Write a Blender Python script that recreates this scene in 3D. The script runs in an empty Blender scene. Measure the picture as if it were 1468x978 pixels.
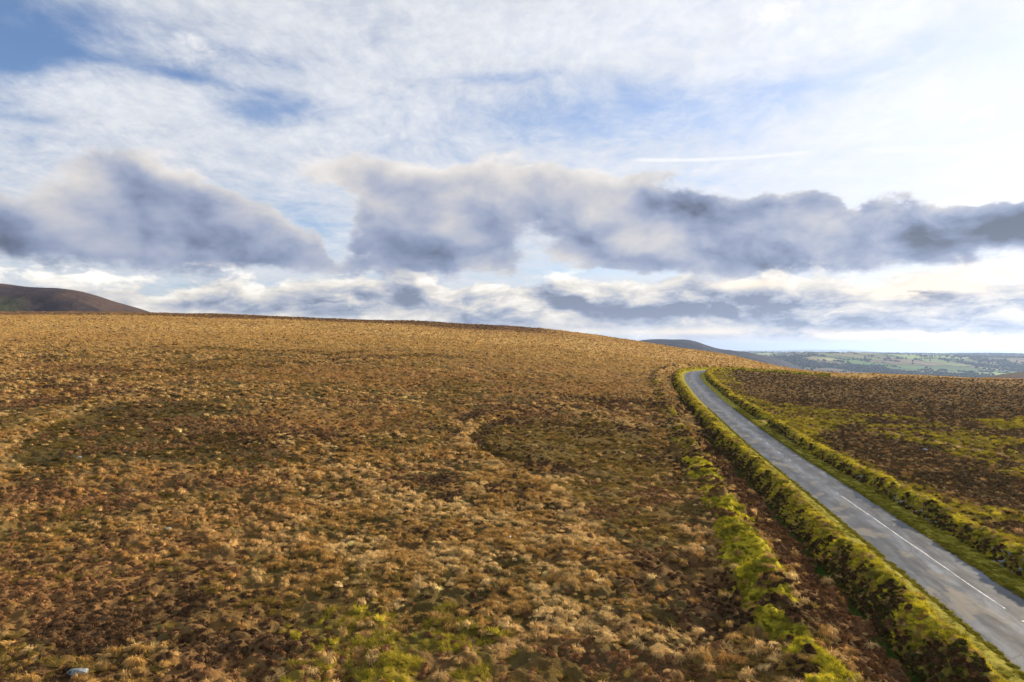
import bpy, bmesh, math, random
import numpy as np
from mathutils import Vector

# ------------------------------------------------------------------ camera, world, sun, exposure
scene = bpy.context.scene
COL = scene.collection
W0, H0, F0, HY = 1468.0, 978.0, 979.0, 502.0     # photo frame, focal length in its pixels, row of the level horizon
CX = W0 / 2
EYE = 13.0                                        # metres above the near road
SUN_AZ, SUN_EL = math.radians(60), math.radians(18)

cam_d = bpy.data.cameras.new('camera')
cam = bpy.data.objects.new('camera', cam_d)
COL.objects.link(cam)
cam.location = (0, 0, EYE)
cam.rotation_euler = (math.radians(90), 0, 0)
cam_d.sensor_width = 36.0
cam_d.lens = 36.0 * F0 / W0
cam_d.shift_y = (HY - H0 / 2) / W0
cam_d.clip_start = 0.5
cam_d.clip_end = 120000
scene.camera = cam

scene.view_settings.view_transform = 'Standard'
scene.view_settings.look = 'None'
scene.view_settings.gamma = 1
scene.view_settings.use_curve_mapping = False
scene.view_settings.exposure = 0.8
scene.render.engine = 'CYCLES'
scene.cycles.use_denoising = True
scene.cycles.max_bounces = 5
scene.cycles.diffuse_bounces = 2
scene.cycles.glossy_bounces = 2
scene.cycles.volume_bounces = 1
scene.cycles.transparent_max_bounces = 4
scene.cycles.sample_clamp_indirect = 4

sun_d = bpy.data.lights.new('sun', 'SUN')
sun_d.energy = 5.0
sun_d.angle = math.radians(0.6)
sun_d.color = (1.0, 0.83, 0.60)
sun = bpy.data.objects.new('sun', sun_d)
COL.objects.link(sun)
SUN = Vector((math.sin(SUN_AZ) * math.cos(SUN_EL), math.cos(SUN_AZ) * math.cos(SUN_EL), math.sin(SUN_EL)))
sun.rotation_euler = SUN.to_track_quat('Z', 'Y').to_euler()
sun.location = (60, 20, 60)

# ---- small node language: E wraps a socket or a number
class G:
    def __init__(s, tree): s.t = tree; s.n = tree.nodes; s.l = tree.links
    def set(s, sock, v):
        if isinstance(v, E): s.l.new(v.s, sock)
        elif isinstance(v, (int, float)):
            try: sock.default_value = v
            except (TypeError, ValueError): sock.default_value = (v, v, v) + ((1,) if sock.type == 'RGBA' else ())
        else:
            dv = tuple(v)
            if sock.type == 'RGBA' and len(dv) == 3: dv = dv + (1,)
            sock.default_value = dv
    def math(s, op, *a, clamp=False):
        n = s.n.new('ShaderNodeMath'); n.operation = op; n.use_clamp = clamp
        for i, v in enumerate(a): s.set(n.inputs[i], v)
        return E(s, n.outputs[0])
    def vmath(s, op, *a, out=0):
        n = s.n.new('ShaderNodeVectorMath'); n.operation = op
        for i, v in enumerate(a): s.set(n.inputs[i], v)
        return E(s, n.outputs[out])
    def xyz(s, v):
        n = s.n.new('ShaderNodeSeparateXYZ'); s.set(n.inputs[0], v)
        return [E(s, o) for o in n.outputs]
    def vec(s, x, y, z):
        n = s.n.new('ShaderNodeCombineXYZ')
        for i, v in enumerate((x, y, z)): s.set(n.inputs[i], v)
        return E(s, n.outputs[0])
    def noise(s, v, scale, detail=4, rough=.5, dist=0, lac=2.0, color=False):
        n = s.n.new('ShaderNodeTexNoise'); s.set(n.inputs['Vector'], v)
        n.inputs['Scale'].default_value = scale; n.inputs['Detail'].default_value = detail
        n.inputs['Roughness'].default_value = rough; n.inputs['Distortion'].default_value = dist
        n.inputs['Lacunarity'].default_value = lac
        return E(s, n.outputs[1 if color else 0])
    def voronoi(s, v, scale, feature='F1', out='Distance', rand=1.0, detail=0):
        n = s.n.new('ShaderNodeTexVoronoi'); n.feature = feature; s.set(n.inputs['Vector'], v)
        n.inputs['Scale'].default_value = scale; n.inputs['Randomness'].default_value = rand
        if 'Detail' in n.inputs: n.inputs['Detail'].default_value = detail
        return E(s, n.outputs[out])
    def ss(s, v, a, b):
        n = s.n.new('ShaderNodeMapRange'); n.interpolation_type = 'SMOOTHSTEP'
        s.set(n.inputs[0], v); s.set(n.inputs[1], a); s.set(n.inputs[2], b)
        return E(s, n.outputs[0])
    def mix(s, f, a, b):
        n = s.n.new('ShaderNodeMix'); n.data_type = 'RGBA'; n.clamp_factor = True
        s.set(n.inputs[0], f); s.set(n.inputs[6], a); s.set(n.inputs[7], b)
        return E(s, n.outputs[2])
    def mulc(s, a, b):
        n = s.n.new('ShaderNodeMix'); n.data_type = 'RGBA'; n.blend_type = 'MULTIPLY'
        n.inputs[0].default_value = 1
        s.set(n.inputs[6], a); s.set(n.inputs[7], b)
        return E(s, n.outputs[2])
    def attr(s, name, kind='GEOMETRY', out='Fac'):
        n = s.n.new('ShaderNodeAttribute'); n.attribute_type = kind; n.attribute_name = name
        return E(s, n.outputs[out])
    def bump(s, h, strength=.5, dist=.1, normal=None):
        n = s.n.new('ShaderNodeBump'); s.set(n.inputs['Height'], h)
        n.inputs['Strength'].default_value = strength; n.inputs['Distance'].default_value = dist
        if normal is not None: s.set(n.inputs['Normal'], normal)
        return E(s, n.outputs[0])
class E:
    def __init__(s, g, sock): s.g = g; s.s = sock
    def __add__(s, o): return s.g.math('ADD', s, o)
    __radd__ = __add__
    def __sub__(s, o): return s.g.math('SUBTRACT', s, o)
    def __rsub__(s, o): return s.g.math('SUBTRACT', o, s)
    def __mul__(s, o): return s.g.math('MULTIPLY', s, o)
    __rmul__ = __mul__
    def __truediv__(s, o): return s.g.math('DIVIDE', s, o)
    def max(s, o): return s.g.math('MAXIMUM', s, o)
    def min(s, o): return s.g.math('MINIMUM', s, o)
    def clamp(s): return s.g.math('ADD', s, 0, clamp=True)
    def pow(s, o): return s.g.math('POWER', s, o)

def srgb(r, g, b):
    f = lambda c: ((c / 255 + .055) / 1.055) ** 2.4 if c > 10 else c / 255 / 12.92
    return (f(r), f(g), f(b))

def ang(px, py):
    a = (px - CX) / F0; v = (HY - py) / F0
    az = math.atan(a); return az, math.atan(v * math.cos(az))

# ---- the sky: Nishita blue with cloud layers laid out by bearing and elevation
world = bpy.data.worlds.new('World')
scene.world = world
world.use_nodes = True
wt = world.node_tree
wt.nodes.clear()
g = G(wt)
tc = wt.nodes.new('ShaderNodeTexCoord')
D = E(g, tc.outputs['Generated'])
D = g.vmath('NORMALIZE', D)
dx, dy, dz = g.xyz(D)
AZ = g.math('ARCTAN2', dx, dy)
EL = g.math('ARCSINE', dz)
sky = wt.nodes.new('ShaderNodeTexSky')
sky.sky_type = 'NISHITA'
sky.sun_disc = False
sky.sun_elevation = SUN_EL
sky.sun_rotation = SUN_AZ
sky.altitude = 500
sky.air_density = 1.0
sky.dust_density = 1.5
sky.ozone_density = 2.0
SKYS = 0.088

sunv = tuple(SUN)
cs = g.vmath('DOT_PRODUCT', D, sunv, out=1)                  # cosine of the angle to the sun
nearsun = g.ss(cs, 0.45, 1.0)

def blob(AZn, ELn, cx, cy, rx, ry, tilt=0.0, power=1.0):
    a0, e0 = ang(cx, cy)
    c2 = math.cos(a0) ** 2
    sx = rx / F0 * c2; sy = ry / F0 * math.cos(a0)
    u = AZn - a0; v = ELn - e0
    if tilt:
        t = math.radians(tilt); c, s_ = math.cos(t), math.sin(t)
        u, v = u * c + v * s_, v * c - u * s_
    q = (u * (1 / sx)); r = (v * (1 / sy))
    return g.math('EXPONENT', (q * q + r * r) * -1.0)

def total(seq):
    s = seq[0]
    for x in seq[1:]: s = s + x
    return s

zs = dz.max(0.0) + 0.12
PL = g.vec(dx / zs, dy / zs, 0.0)                             # flat cloud layer seen in perspective
# high veil and cirrus
w1 = g.noise(PL, 0.8, 3, .5, color=True)
PLw = g.vmath('ADD', PL, g.vmath('MULTIPLY', w1, (.5, .5, 0)))
Pst = g.vmath('MULTIPLY', PLw, (1.0, 1.7, 1.0))
c1 = g.noise(Pst, 1.3, 9, .62, 0.3)
c2 = g.noise(g.vmath('MULTIPLY', PLw, (1.2, 1.0, 1.0)), 4.5, 10, .66, 0.3)
gapL = total([blob(AZ, EL, 10, 85, 130, 38, 8) * 1.15, blob(AZ, EL, 20, 12, 200, 34, 0) * 0.95, blob(AZ, EL, 300, 60, 170, 16, -8) * .35,
              blob(AZ, EL, 380, 158, 85, 24, 4) * 1.05, blob(AZ, EL, 230, 103, 170, 9, -3) * .55,
              blob(AZ, EL, 700, 112, 90, 8, 3) * .5, blob(AZ, EL, 0, 165, 90, 8, 0) * .4,
              blob(AZ, EL, 900, 160, 320, 50, -4) * .36, blob(AZ, EL, 1150, 110, 260, 40, 8) * .50, blob(AZ, EL, 1430, 90, 160, 60, 0) * .35, blob(AZ, EL, 560, 92, 90, 10, 0) * .3, blob(AZ, EL, 760, 190, 250, 40, 0) * .25,
              blob(AZ, EL, 430, 330, 60, 50, 0) * .4, blob(AZ, EL, 330, 420, 140, 14, 0) * .5, blob(AZ, EL, 850, 385, 160, 12, 0) * .5])
swath = total([blob(AZ, EL, 860, 42, 330, 38, 3), blob(AZ, EL, 1180, 42, 210, 34, 16), blob(AZ, EL, 1310, 5, 110, 24, 30),
               blob(AZ, EL, 1280, 168, 150, 36, 9), blob(AZ, EL, 180, 140, 170, 34, -4) * .8, blob(AZ, EL, 560, 175, 150, 50, 0) * .7,
               blob(AZ, EL, 1468, 255, 260, 70, 0)])
veil = g.ss(c1 * 0.62 + c2 * 0.60 + swath * 0.30 - gapL * 0.42 + nearsun * .10, 0.16, 0.74)
fine = g.noise(g.vmath('MULTIPLY', PLw, (2.6, 1.5, 1.0)), 8.0, 8, .66)
veil = (veil * 0.86 + (fine - .45) * 0.75 * g.ss(veil, .0, .6)).clamp()
# brightness of thin cloud: grows toward the sun
vb = 0.80 + nearsun * 0.15 + swath * 0.07 + (c2 - .5) * 0.22
veilc = g.vmath('MULTIPLY', g.vec(vb, vb, vb), (0.97, 0.99, 1.04))
c = g.vmath('SCALE', veilc); c.s.node.inputs[3].default_value = 1.0
wt.links.new(veil.s, c.s.node.inputs[3])                      # cloud light, weighted by how much of the sky it covers
cov = veil
def over(a, col):
    global c, cov
    c = g.mix(a, c, col)
    cov = cov + (1.0 - cov) * a
# vapour trails
def trail(p0, p1, w, k):
    a0, e0 = ang(*p0); a1, e1 = ang(*p1)
    t = (AZ - a0) * (1 / (a1 - a0))
    e = e0 + t * (e1 - e0) + (t * (t - 1.0)) * 0.010
    wob = (g.noise(g.vec(AZ, 0.0, 0.0), 60, 3) - .5) * 0.0016
    dd = g.math('ABSOLUTE', EL - e - wob)
    m = (1.0 - g.ss(dd, w * .3, w)) * g.ss(t, 0, .1) * (1.0 - g.ss(t, .9, 1.0))
    return m * k * (0.5 + g.noise(g.vec(AZ, EL, 0.0), 90, 4))
tr = trail((900, 229), (1180, 216), .0034, .8) + trail((1230, 216), (1500, 198), .005, .9) + trail((590, 248), (790, 234), .0032, .8)
over(tr.clamp(), (0.97, 0.98, 1.0))

# broken cumulus bank
DN = g.vec(dx, dy, dz * 1.7)
wq = g.noise(DN, 5.0, 4, .55, color=True)
DW = g.vmath('ADD', DN, g.vmath('MULTIPLY', g.vmath('SUBTRACT', wq, (.5, .5, .5)), (.10, .10, .10)))
n1 = g.noise(DW, 6.5, 12, .61)
off = tuple(0.028 * x for x in (SUN.x, SUN.y, SUN.z * 1.7 + .9))
n1a = g.noise(DW, 5.0, 5, .5)
n1b = g.noise(g.vmath('ADD', DW, off), 5.0, 5, .5)
n3 = g.noise(DN, 2.3, 3, .5)
wx, wy, wz = g.xyz(g.vmath('SUBTRACT', g.noise(DN, 9.0, 6, .6, color=True), (.5, .5, .5)))
A2 = AZ + wx * 0.10; E2 = EL + wz * 0.085
cb = [(40, 335, 150, 52, 0, 1.0), (60, 378, 190, 22, 0, 1.0), (255, 308, 110, 48, -6, 1.3), (350, 340, 110, 34, -20, 1.2), (420, 362, 50, 12, -15, .5), (215, 262, 80, 36, -25, .6),
      (300, 382, 190, 16, 0, .55), (120, 240, 120, 30, -10, .25),
      (620, 318, 112, 60, 0, 1.35), (640, 370, 105, 26, 0, 1.0), (550, 262, 110, 34, -20, .45), (690, 275, 70, 30, 0, .5), (450, 240, 90, 26, -10, .30),
      (880, 315, 130, 46, -14, .95), (950, 352, 150, 36, 0, 1.1), (800, 262, 110, 30, -16, .38), (1050, 345, 140, 40, 0, 1.1), (1170, 340, 100, 40, 6, 1.0), (980, 285, 140, 26, -8, .5),
      (1300, 335, 120, 44, -4, 1.3), (1410, 355, 110, 46, -6, 1.4), (1468, 330, 60, 40, 0, .8), (1700, 350, 160, 50, 0, 1.3), (1130, 300, 90, 24, 0, .5),
      (-250, 350, 200, 60, 0, 1.3), (-600, 330, 250, 60, 0, 1.3)]
B = total([blob(A2, E2, *b[:5]) * b[5] for b in cb]) - blob(A2, E2, 765, 375, 46, 40) * .30 - blob(A2, E2, 1225, 300, 40, 36) * .8 - blob(A2, E2, 1060, 290, 36, 26) * .5 - blob(A2, E2, 1390, 285, 60, 16) * .5 - blob(A2, E2, 478, 340, 22, 60) * .5
cd = B * 0.72 + (n1 - .5) * 1.25 + (n3 - .5) * .2 - 0.24
ca = g.ss(cd, -0.09, 0.14) * g.ss(E2 + (n1 - .5) * .03, ang(734, 408)[1], ang(734, 388)[1])
thick = g.math('MULTIPLY', (B * .72 + (n1 - .5) * .65 + .02).clamp(), 1.0)
thick = thick / (thick + .42) * 1.35
lite = (n1a - n1b) * 2.6 + (n1 - n1a) * .8
hb = g.ss(EL, ang(734, 400)[1], ang(734, 250)[1])             # undersides darker than tops
cb_ = 0.88 + lite * (.60 + .35 * nearsun) - thick * 0.53 + (hb - .4) * 0.24 + nearsun * .10 * (1.0 - thick)
cb_ = cb_.max(0.10)
cold = g.mix(g.ss(cb_, .2, .75), (0.78, 0.97, 1.48), (1.05, 1.0, .96))
cumc = g.vmath('MULTIPLY', g.vec(cb_, cb_, cb_), cold)
over(ca * 0.95, cumc)

# low streaky stratocumulus above the horizon
DL = g.vec(dx, dy, dz * 2.7)
m1 = g.noise(g.vmath('ADD', DL, g.vmath('MULTIPLY', wq, (.12, .12, .12))), 9.0, 11, .62)
m1b = g.noise(g.vmath('ADD', g.vmath('ADD', DL, g.vmath('MULTIPLY', wq, (.12, .12, .12))), (SUN.x * .015, SUN.y * .015, .05)), 9.0, 8, .60)
lowb = total([blob(A2, EL, 560, 432, 330, 26, 0) * .62, blob(A2, EL, 1080, 445, 340, 34, -2) * .80, blob(A2, EL, 1350, 452, 280, 38, 0) * .95, blob(A2, EL, 830, 430, 120, 24, 0) * .3,
              blob(A2, EL, 1200, 480, 300, 8, 0) * .25, blob(A2, EL, 300, 440, 200, 12, 0) * .35, blob(A2, EL, 700, 465, 160, 12, 0) * .3])
ld = lowb * .80 + (m1 - .5) * 1.9 - 0.16
la = g.ss(ld, -0.10, 0.12) * (1.0 - g.ss(EL, ang(734, 404)[1], ang(734, 380)[1])) * g.ss(EL, ang(734, 499)[1], ang(734, 486)[1])
lth = g.ss(ld, 0.0, 0.50)
lb = 0.86 + (m1 - m1b) * 2.6 - lth * 0.42 + nearsun * .05
lb = lb.max(0.27)
lcol = g.mix(g.ss(lb, .25, .85), (0.84, 0.97, 1.28), (1.06, 1.0, .90))
over(la, g.vmath('MULTIPLY', g.vec(lb, lb, lb), lcol))
# warm openings where the sun strikes through under the cloud bank
glow = total([blob(A2, EL, 1290, 481, 140, 7, 0) * 1.5, blob(A2, EL, 1400, 402, 100, 18, 8) * 1.2, blob(A2, EL, 1000, 476, 160, 5, 0) * .6, blob(A2, EL, 1290, 418, 90, 9, 0) * .7, blob(A2, EL, 1080, 408, 60, 7, 0) * .5, blob(A2, EL, 1420, 486, 70, 5, 0) * .8])
gm = (glow * g.ss(m1, .34, .58) * 1.35).clamp()
over(gm, (1.3, 1.08, .80))
# pale strip at the horizon
over((1.0 - g.ss(EL, ang(734, 500)[1], ang(734, 486)[1])) * .75, srgb(226, 220, 210))
# over-exposed part round the sun
over(g.ss(cs, .94, 1.0) * .45 * (1.0 - ca * .6), (1.25, 1.2, 1.1))
bgs = wt.nodes.new('ShaderNodeBackground')                    # the clear sky between the clouds
clear = (1.0 - cov).clamp()
wt.links.new(g.vmath('MULTIPLY', g.vmath('MULTIPLY', E(g, sky.outputs[0]), (.94, 1.0, 1.16)), g.vec(clear, clear, clear)).s, bgs.inputs[0])
bgs.inputs[1].default_value = SKYS
bgc = wt.nodes.new('ShaderNodeBackground')                    # the clouds
wt.links.new(c.s, bgc.inputs[0])
bgc.inputs[1].default_value = 0.58
ad = wt.nodes.new('ShaderNodeAddShader')
wt.links.new(bgs.outputs[0], ad.inputs[0]); wt.links.new(bgc.outputs[0], ad.inputs[1])
wo = wt.nodes.new('ShaderNodeOutputWorld')
wt.links.new(ad.outputs[0], wo.inputs[0])
world.cycles.sampling_method = 'MANUAL'
world.cycles.sample_map_resolution = 512

# ------------------------------------------------------------------ helpers
rng = np.random.default_rng(11)

def _hash(ix, iy, seed):
    h = (ix.astype(np.int64) * 374761393 + iy.astype(np.int64) * 668265263 + seed * 1442695041) & 0xFFFFFFFF
    h = ((h ^ (h >> 13)) * 1274126177) & 0xFFFFFFFF
    h = (h ^ (h >> 16)) & 0xFFFFFFFF
    return h.astype(np.float64) / 4294967295.0

def vnoise(x, y, seed=0):
    x = np.asarray(x, float); y = np.asarray(y, float)
    ix = np.floor(x); iy = np.floor(y)
    fx = x - ix; fy = y - iy
    ux = fx * fx * fx * (fx * (fx * 6 - 15) + 10); uy = fy * fy * fy * (fy * (fy * 6 - 15) + 10)
    a = _hash(ix, iy, seed); b = _hash(ix + 1, iy, seed); c = _hash(ix, iy + 1, seed); d = _hash(ix + 1, iy + 1, seed)
    return (a + (b - a) * ux) * (1 - uy) + (c + (d - c) * ux) * uy

def fbm(x, y, scale, octs=4, seed=0, rough=.5):
    """about 0..1, mean .5; scale = size in metres of the largest bumps"""
    s = 0; amp = 1; tot = 0; f = 1.0 / scale
    for o in range(octs):
        s = s + amp * vnoise(x * f + 17.3 * o, y * f - 9.1 * o, seed + o)
        tot += amp; amp *= rough; f *= 2.03
    return s / tot

def sstep(v, a, b):
    t = np.clip((v - a) / (b - a), 0, 1)
    return t * t * (3 - 2 * t)

def tag(o, label=None, cat=None, group=None, kind=None):
    if label: o['label'] = label
    if cat: o['category'] = cat
    if group: o['group'] = group
    if kind: o['kind'] = kind
    return o

def mesh_obj(name, verts, faces, mat=None, parent=None, smooth=True, attrs=None):
    """one mesh object from numpy arrays; faces (n,3) or (n,4)"""
    me = bpy.data.meshes.new(name)
    v = np.asarray(verts, np.float32); f = np.asarray(faces, np.int32)
    n, k = f.shape
    me.vertices.add(len(v)); me.vertices.foreach_set('co', v.ravel())
    me.loops.add(n * k); me.loops.foreach_set('vertex_index', f.ravel())
    me.polygons.add(n); me.polygons.foreach_set('loop_start', np.arange(n, dtype=np.int32) * k)
    me.polygons.foreach_set('use_smooth', np.full(n, smooth))
    for key, val in (attrs or {}).items():
        val = np.asarray(val, np.float32)
        if val.ndim == 1:
            me.attributes.new(key, 'FLOAT', 'POINT').data.foreach_set('value', val)
        else:
            me.attributes.new(key, 'FLOAT_VECTOR', 'POINT').data.foreach_set('vector', val.ravel())
    me.update(calc_edges=True)
    me.validate()
    if mat: me.materials.append(mat)
    o = bpy.data.objects.new(name, me)
    COL.objects.link(o)
    if parent: o.parent = parent
    return o

def grid_faces(nr, nc, wrap=False):
    i = np.arange(nr - 1)[:, None] * nc; j = np.arange(nc if wrap else nc - 1)[None, :]
    jn = (j + 1) % nc
    return np.stack([i + j, i + jn, i + nc + jn, i + nc + j], -1).reshape(-1, 4)

def material(name):
    m = bpy.data.materials.new(name); m.use_nodes = True
    t = m.node_tree; t.nodes.clear()
    gg = G(t)
    out = t.nodes.new('ShaderNodeOutputMaterial')
    b = t.nodes.new('ShaderNodeBsdfPrincipled')
    t.links.new(b.outputs[0], out.inputs[0])
    b.inputs['Roughness'].default_value = .9
    b.inputs['Specular IOR Level'].default_value = .2
    return m, gg, b

def position(gg):
    n = gg.n.new('ShaderNodeNewGeometry')
    return E(gg, n.outputs['Position'])

# ------------------------------------------------------------------ lie of the land
RX = np.array([14.0, 16.5, 20.0, 24.4, 30.0, 34.0, 38.2, 43.4, 48.4, 53.4, 58.6, 63.6, 70.5, 80.0, 92.0, 108.0, 130.0])
RY = np.array([-60., -20., 10.0, 35.8, 66.0, 90.0, 116., 147., 174., 200., 222., 238., 250., 259., 265., 270.0, 276.0])

def catmull(P, n=24):
    P = np.asarray(P, float)
    Q = np.vstack([2 * P[0] - P[1], P, 2 * P[-1] - P[-2]])
    out = []
    for i in range(1, len(Q) - 2):
        for t in np.linspace(0, 1, n, endpoint=False):
            p0, p1, p2, p3 = Q[i - 1], Q[i], Q[i + 1], Q[i + 2]
            out.append(.5 * ((2 * p1) + (-p0 + p2) * t + (2 * p0 - 5 * p1 + 4 * p2 - p3) * t * t + (-p0 + 3 * p1 - 3 * p2 + p3) * t ** 3))
    out.append(Q[-2])
    return np.array(out)

_c = catmull(np.stack([RX, RY], 1), 30)
_s = np.concatenate([[0], np.cumsum(np.hypot(*np.diff(_c, axis=0).T))])
NS = 1500
RS = np.linspace(0, _s[-1], NS)                       # arc length along the road
RC = np.stack([np.interp(RS, _s, _c[:, 0]), np.interp(RS, _s, _c[:, 1])], 1)
RT = np.gradient(RC, axis=0); RT /= np.linalg.norm(RT, axis=1)[:, None]
RN = np.stack([RT[:, 1], -RT[:, 0]], 1)               # to the right of the road

def road_coords(X, Y):
    """signed distance right of the centre line and arc length, by local search"""
    X = np.asarray(X, float); Y = np.asarray(Y, float)
    sh = X.shape; x = X.ravel(); y = Y.ravel()
    idx = np.clip(np.interp(y, RC[:, 1], np.arange(NS)), 0, NS - 1).astype(int)
    best = np.full(x.shape, 1e18); bi = idx.copy()
    for o in list(range(-240, 241, 12)):
        k = np.clip(idx + o, 0, NS - 1)
        d = (RC[k, 0] - x) ** 2 + (RC[k, 1] - y) ** 2
        m = d < best; best[m] = d[m]; bi[m] = k[m]
    b2 = bi.copy()
    for o in range(-11, 12):
        k = np.clip(bi + o, 0, NS - 1)
        d = (RC[k, 0] - x) ** 2 + (RC[k, 1] - y) ** 2
        m = d < best; best[m] = d[m]; b2[m] = k[m]
    rx = x - RC[b2, 0]; ry = y - RC[b2, 1]
    off = rx * RN[b2, 0] + ry * RN[b2, 1]
    s = RS[b2] + rx * RT[b2, 0] + ry * RT[b2, 1]
    far = np.hypot(rx, ry)
    off = np.where(np.abs(rx * RT[b2, 0] + ry * RT[b2, 1]) > 3, np.sign(off) * far, off)
    return off.reshape(sh), s.reshape(sh)

# height table by bearing (a = X/Y) and depth Y, smoothly interpolated
TA = np.array([-3.0, -1.2, -.75, -.5, -.25, 0.0, .10, .20, .30, .40, .50, .60, .75, 1.2, 3.0])
TY = np.array([0., 40., 85., 120., 150., 175., 222., 260., 320., 400., 480., 560., 760.])
_rows = {
    #        -3   -1.2  -.75   -.5   -.25   0     .10   .20   .30   .40   .50   .60   .75   1.2   3
    0.:   [0] * 15,
    40.:  [0.8, .6,   .5,    .3,   .1,   0,    0,    0,    0,    0,    0,    0,    0,   -.2,  -.5],
    85.:  [5.,  4.2,  3.7,   3.2,  2.4,  1.4,  .9,   .4,   .1,   0,    -.1,  -.2,  -.2,  -.6,  -1.5],
    120.: [9.,  7.6,  6.8,   6.2,  5.1,  3.5,  2.5,  1.7,  1.1,  .7,   .4,   .2,   0,    -.6,  -2],
    150.: [13,  10.8, 9.7,   9.0,  7.5,  5.2,  3.8,  2.6,  1.8,  1.2,  .8,   .5,   .2,   -.8,  -2.5],
    175.: [16,  13.4, 12.2,  11.4, 9.6,  6.8,  5.0,  3.5,  2.5,  1.7,  1.1,  .7,   .3,   -1,   -3],
    222.: [21,  18.2, 16.8,  15.8, 13.4, 9.8,  7.4,  5.4,  4.0,  2.8,  2.0,  1.2,  .4,   -1.2, -3.5],
    260.:  [25.0, 22.0, 20.4, 19.4, 16.8, 12.6, 9.7, 7.6, 5.5, 3.4, 1.9, 1.6, 0.5, -1.6, -4.0],
    320.:  [31.0, 28.0, 26.4, 25.2, 22.2, 17.2, 14.5, 11.2, 8.2, 3.7, 1.6, 0.7, -1.1, -4.0, -7.0],
    400.:  [37.0, 34.8, 33.4, 32.2, 28.8, 23.4, 20.6, 16.6, 11.1, 2.0, -2.9, -5.5, -8.0, -12.0, -16.0],
    480.:  [40.0, 40.6, 40.2, 39.2, 35.0, 29.6, 24.8, 17.0, 7.0, -4.0, -9.0, -13.0, -17.0, -22.0, -26.0],
    560.:  [40.0, 41.0, 41.6, 40.0, 34.5, 26.0, 20.0, 9.0, -5.0, -15.0, -20.0, -24.0, -28.0, -34.0, -38.0],
    760.: [30,  30.0, 30.0,  24.0, 14.0, 4.0,  -8.,  -20., -30., -40,  -45,  -48,  -52,  -58,  -62],
}
TZ = np.array([_rows[y] for y in TY])

def _cubic_axis(knots, q):
    """hermite basis indices for non-uniform knots"""
    q = np.clip(q, knots[0], knots[-1] - 1e-9)
    i = np.clip(np.searchsorted(knots, q, side='right') - 1, 0, len(knots) - 2)
    h = knots[i + 1] - knots[i]
    return i, (q - knots[i]) / h, h

def _slopes(knots, Z):
    d = np.diff(Z, axis=0) / np.diff(knots)[:, None]
    m = np.zeros_like(Z)
    m[1:-1] = (d[:-1] + d[1:]) / 2
    m[0] = d[0]; m[-1] = d[-1]
    return m

_MY = _slopes(TY, TZ)
_ZA = TZ; _MA = _slopes(TA, TZ.T).T; _MYA = _slopes(TA, _MY.T).T

def _h(t, h):
    t2 = t * t; t3 = t2 * t
    return 2 * t3 - 3 * t2 + 1, (t3 - 2 * t2 + t) * h, -2 * t3 + 3 * t2, (t3 - t2) * h

def land(X, Y):
    X = np.asarray(X, float); Y = np.asarray(Y, float)
    Yp = np.maximum(Y, 0)
    a = X / np.maximum(Yp, 1.0)
    a = np.where(Yp < 40, X / (40 + 0 * Yp), a)                # no pinching at the camera's foot
    a = np.clip(a, TA[0], TA[-1])
    iy, ty, hy = _cubic_axis(TY, Yp); ia, ta, ha = _cubic_axis(TA, a)
    A = _h(ta, ha)
    def alongA(Z, M, r): return A[0] * Z[r, ia] + A[1] * M[r, ia] + A[2] * Z[r, ia + 1] + A[3] * M[r, ia + 1]
    z0 = alongA(_ZA, _MA, iy); z1 = alongA(_ZA, _MA, iy + 1)
    m0 = alongA(_MY, _MYA, iy); m1 = alongA(_MY, _MYA, iy + 1)
    B = _h(ty, hy)
    return B[0] * z0 + B[1] * m0 + B[2] * z1 + B[3] * m1

def undul(X, Y):
    r = np.hypot(X, Y)
    return (fbm(X, Y, 34, 3, 5) - .5) * 1.5 * sstep(r, 15, 120) + (fbm(X, Y, 9, 2, 8) - .5) * .5

RZ = land(RC[:, 0], RC[:, 1])
RZ = np.convolve(np.pad(RZ, 30, mode='edge'), np.ones(61) / 61, 'valid')    # the road is smoother than the moor

HW = 2.35                                             # half width of the carriageway
GAP = (RC[:, 1] > 112.5) & (RC[:, 1] < 118.5)          # gateway in the right bank
_gs = RS[GAP]; GAP0, GAP1 = _gs[0], _gs[-1]

def piece(x, pts):
    p = np.array(pts, float)
    return np.interp(x, p[:, 0], p[:, 1])

def ground_z(X, Y, rough=True, coords=None):
    """height of the moor with the road bed, the ditch and the low bank left of it"""
    off, s = road_coords(X, Y) if coords is None else coords
    base = land(X, Y) + undul(X, Y)
    rz = np.interp(s, RS, RZ)
    w = 1 - sstep(np.abs(off), 4.5, 13)                # near the road the land follows the road's level
    z = base * (1 - w) + rz * w
    prof = piece(off, [(-16, 0), (-12.6, .05), (-11.6, .55), (-10.9, .92), (-10.3, .90), (-9.5, .40), (-8.6, .12), (-7.0, -.15), (-6.3, -.75), (-5.7, -.8),
                       (-4.6, -.35), (-3.2, -.12), (-2.6, -.10), (2.6, -.10), (3.6, -.10), (5.5, .25), (8.0, .3), (12, .05), (16, 0)])
    k = 1 - sstep(s, RS[-1] - 25, RS[-1] - 5)
    return z + prof * k

def hit(px, py):
    """the point of the ground seen at a place of the photograph"""
    a = (px - CX) / F0; v = (HY - py) / F0
    ys = np.exp(np.linspace(math.log(8), math.log(700), 4000))
    zz = ground_z(a * ys, ys)
    below = (EYE + v * ys) <= zz
    i = int(np.argmax(below)) if below.any() else len(ys) - 1
    return float(a * ys[i]), float(ys[i]), float(zz[i])

def world_poly(pts):
    return np.array([hit(*p)[:2] for p in pts])

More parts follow.
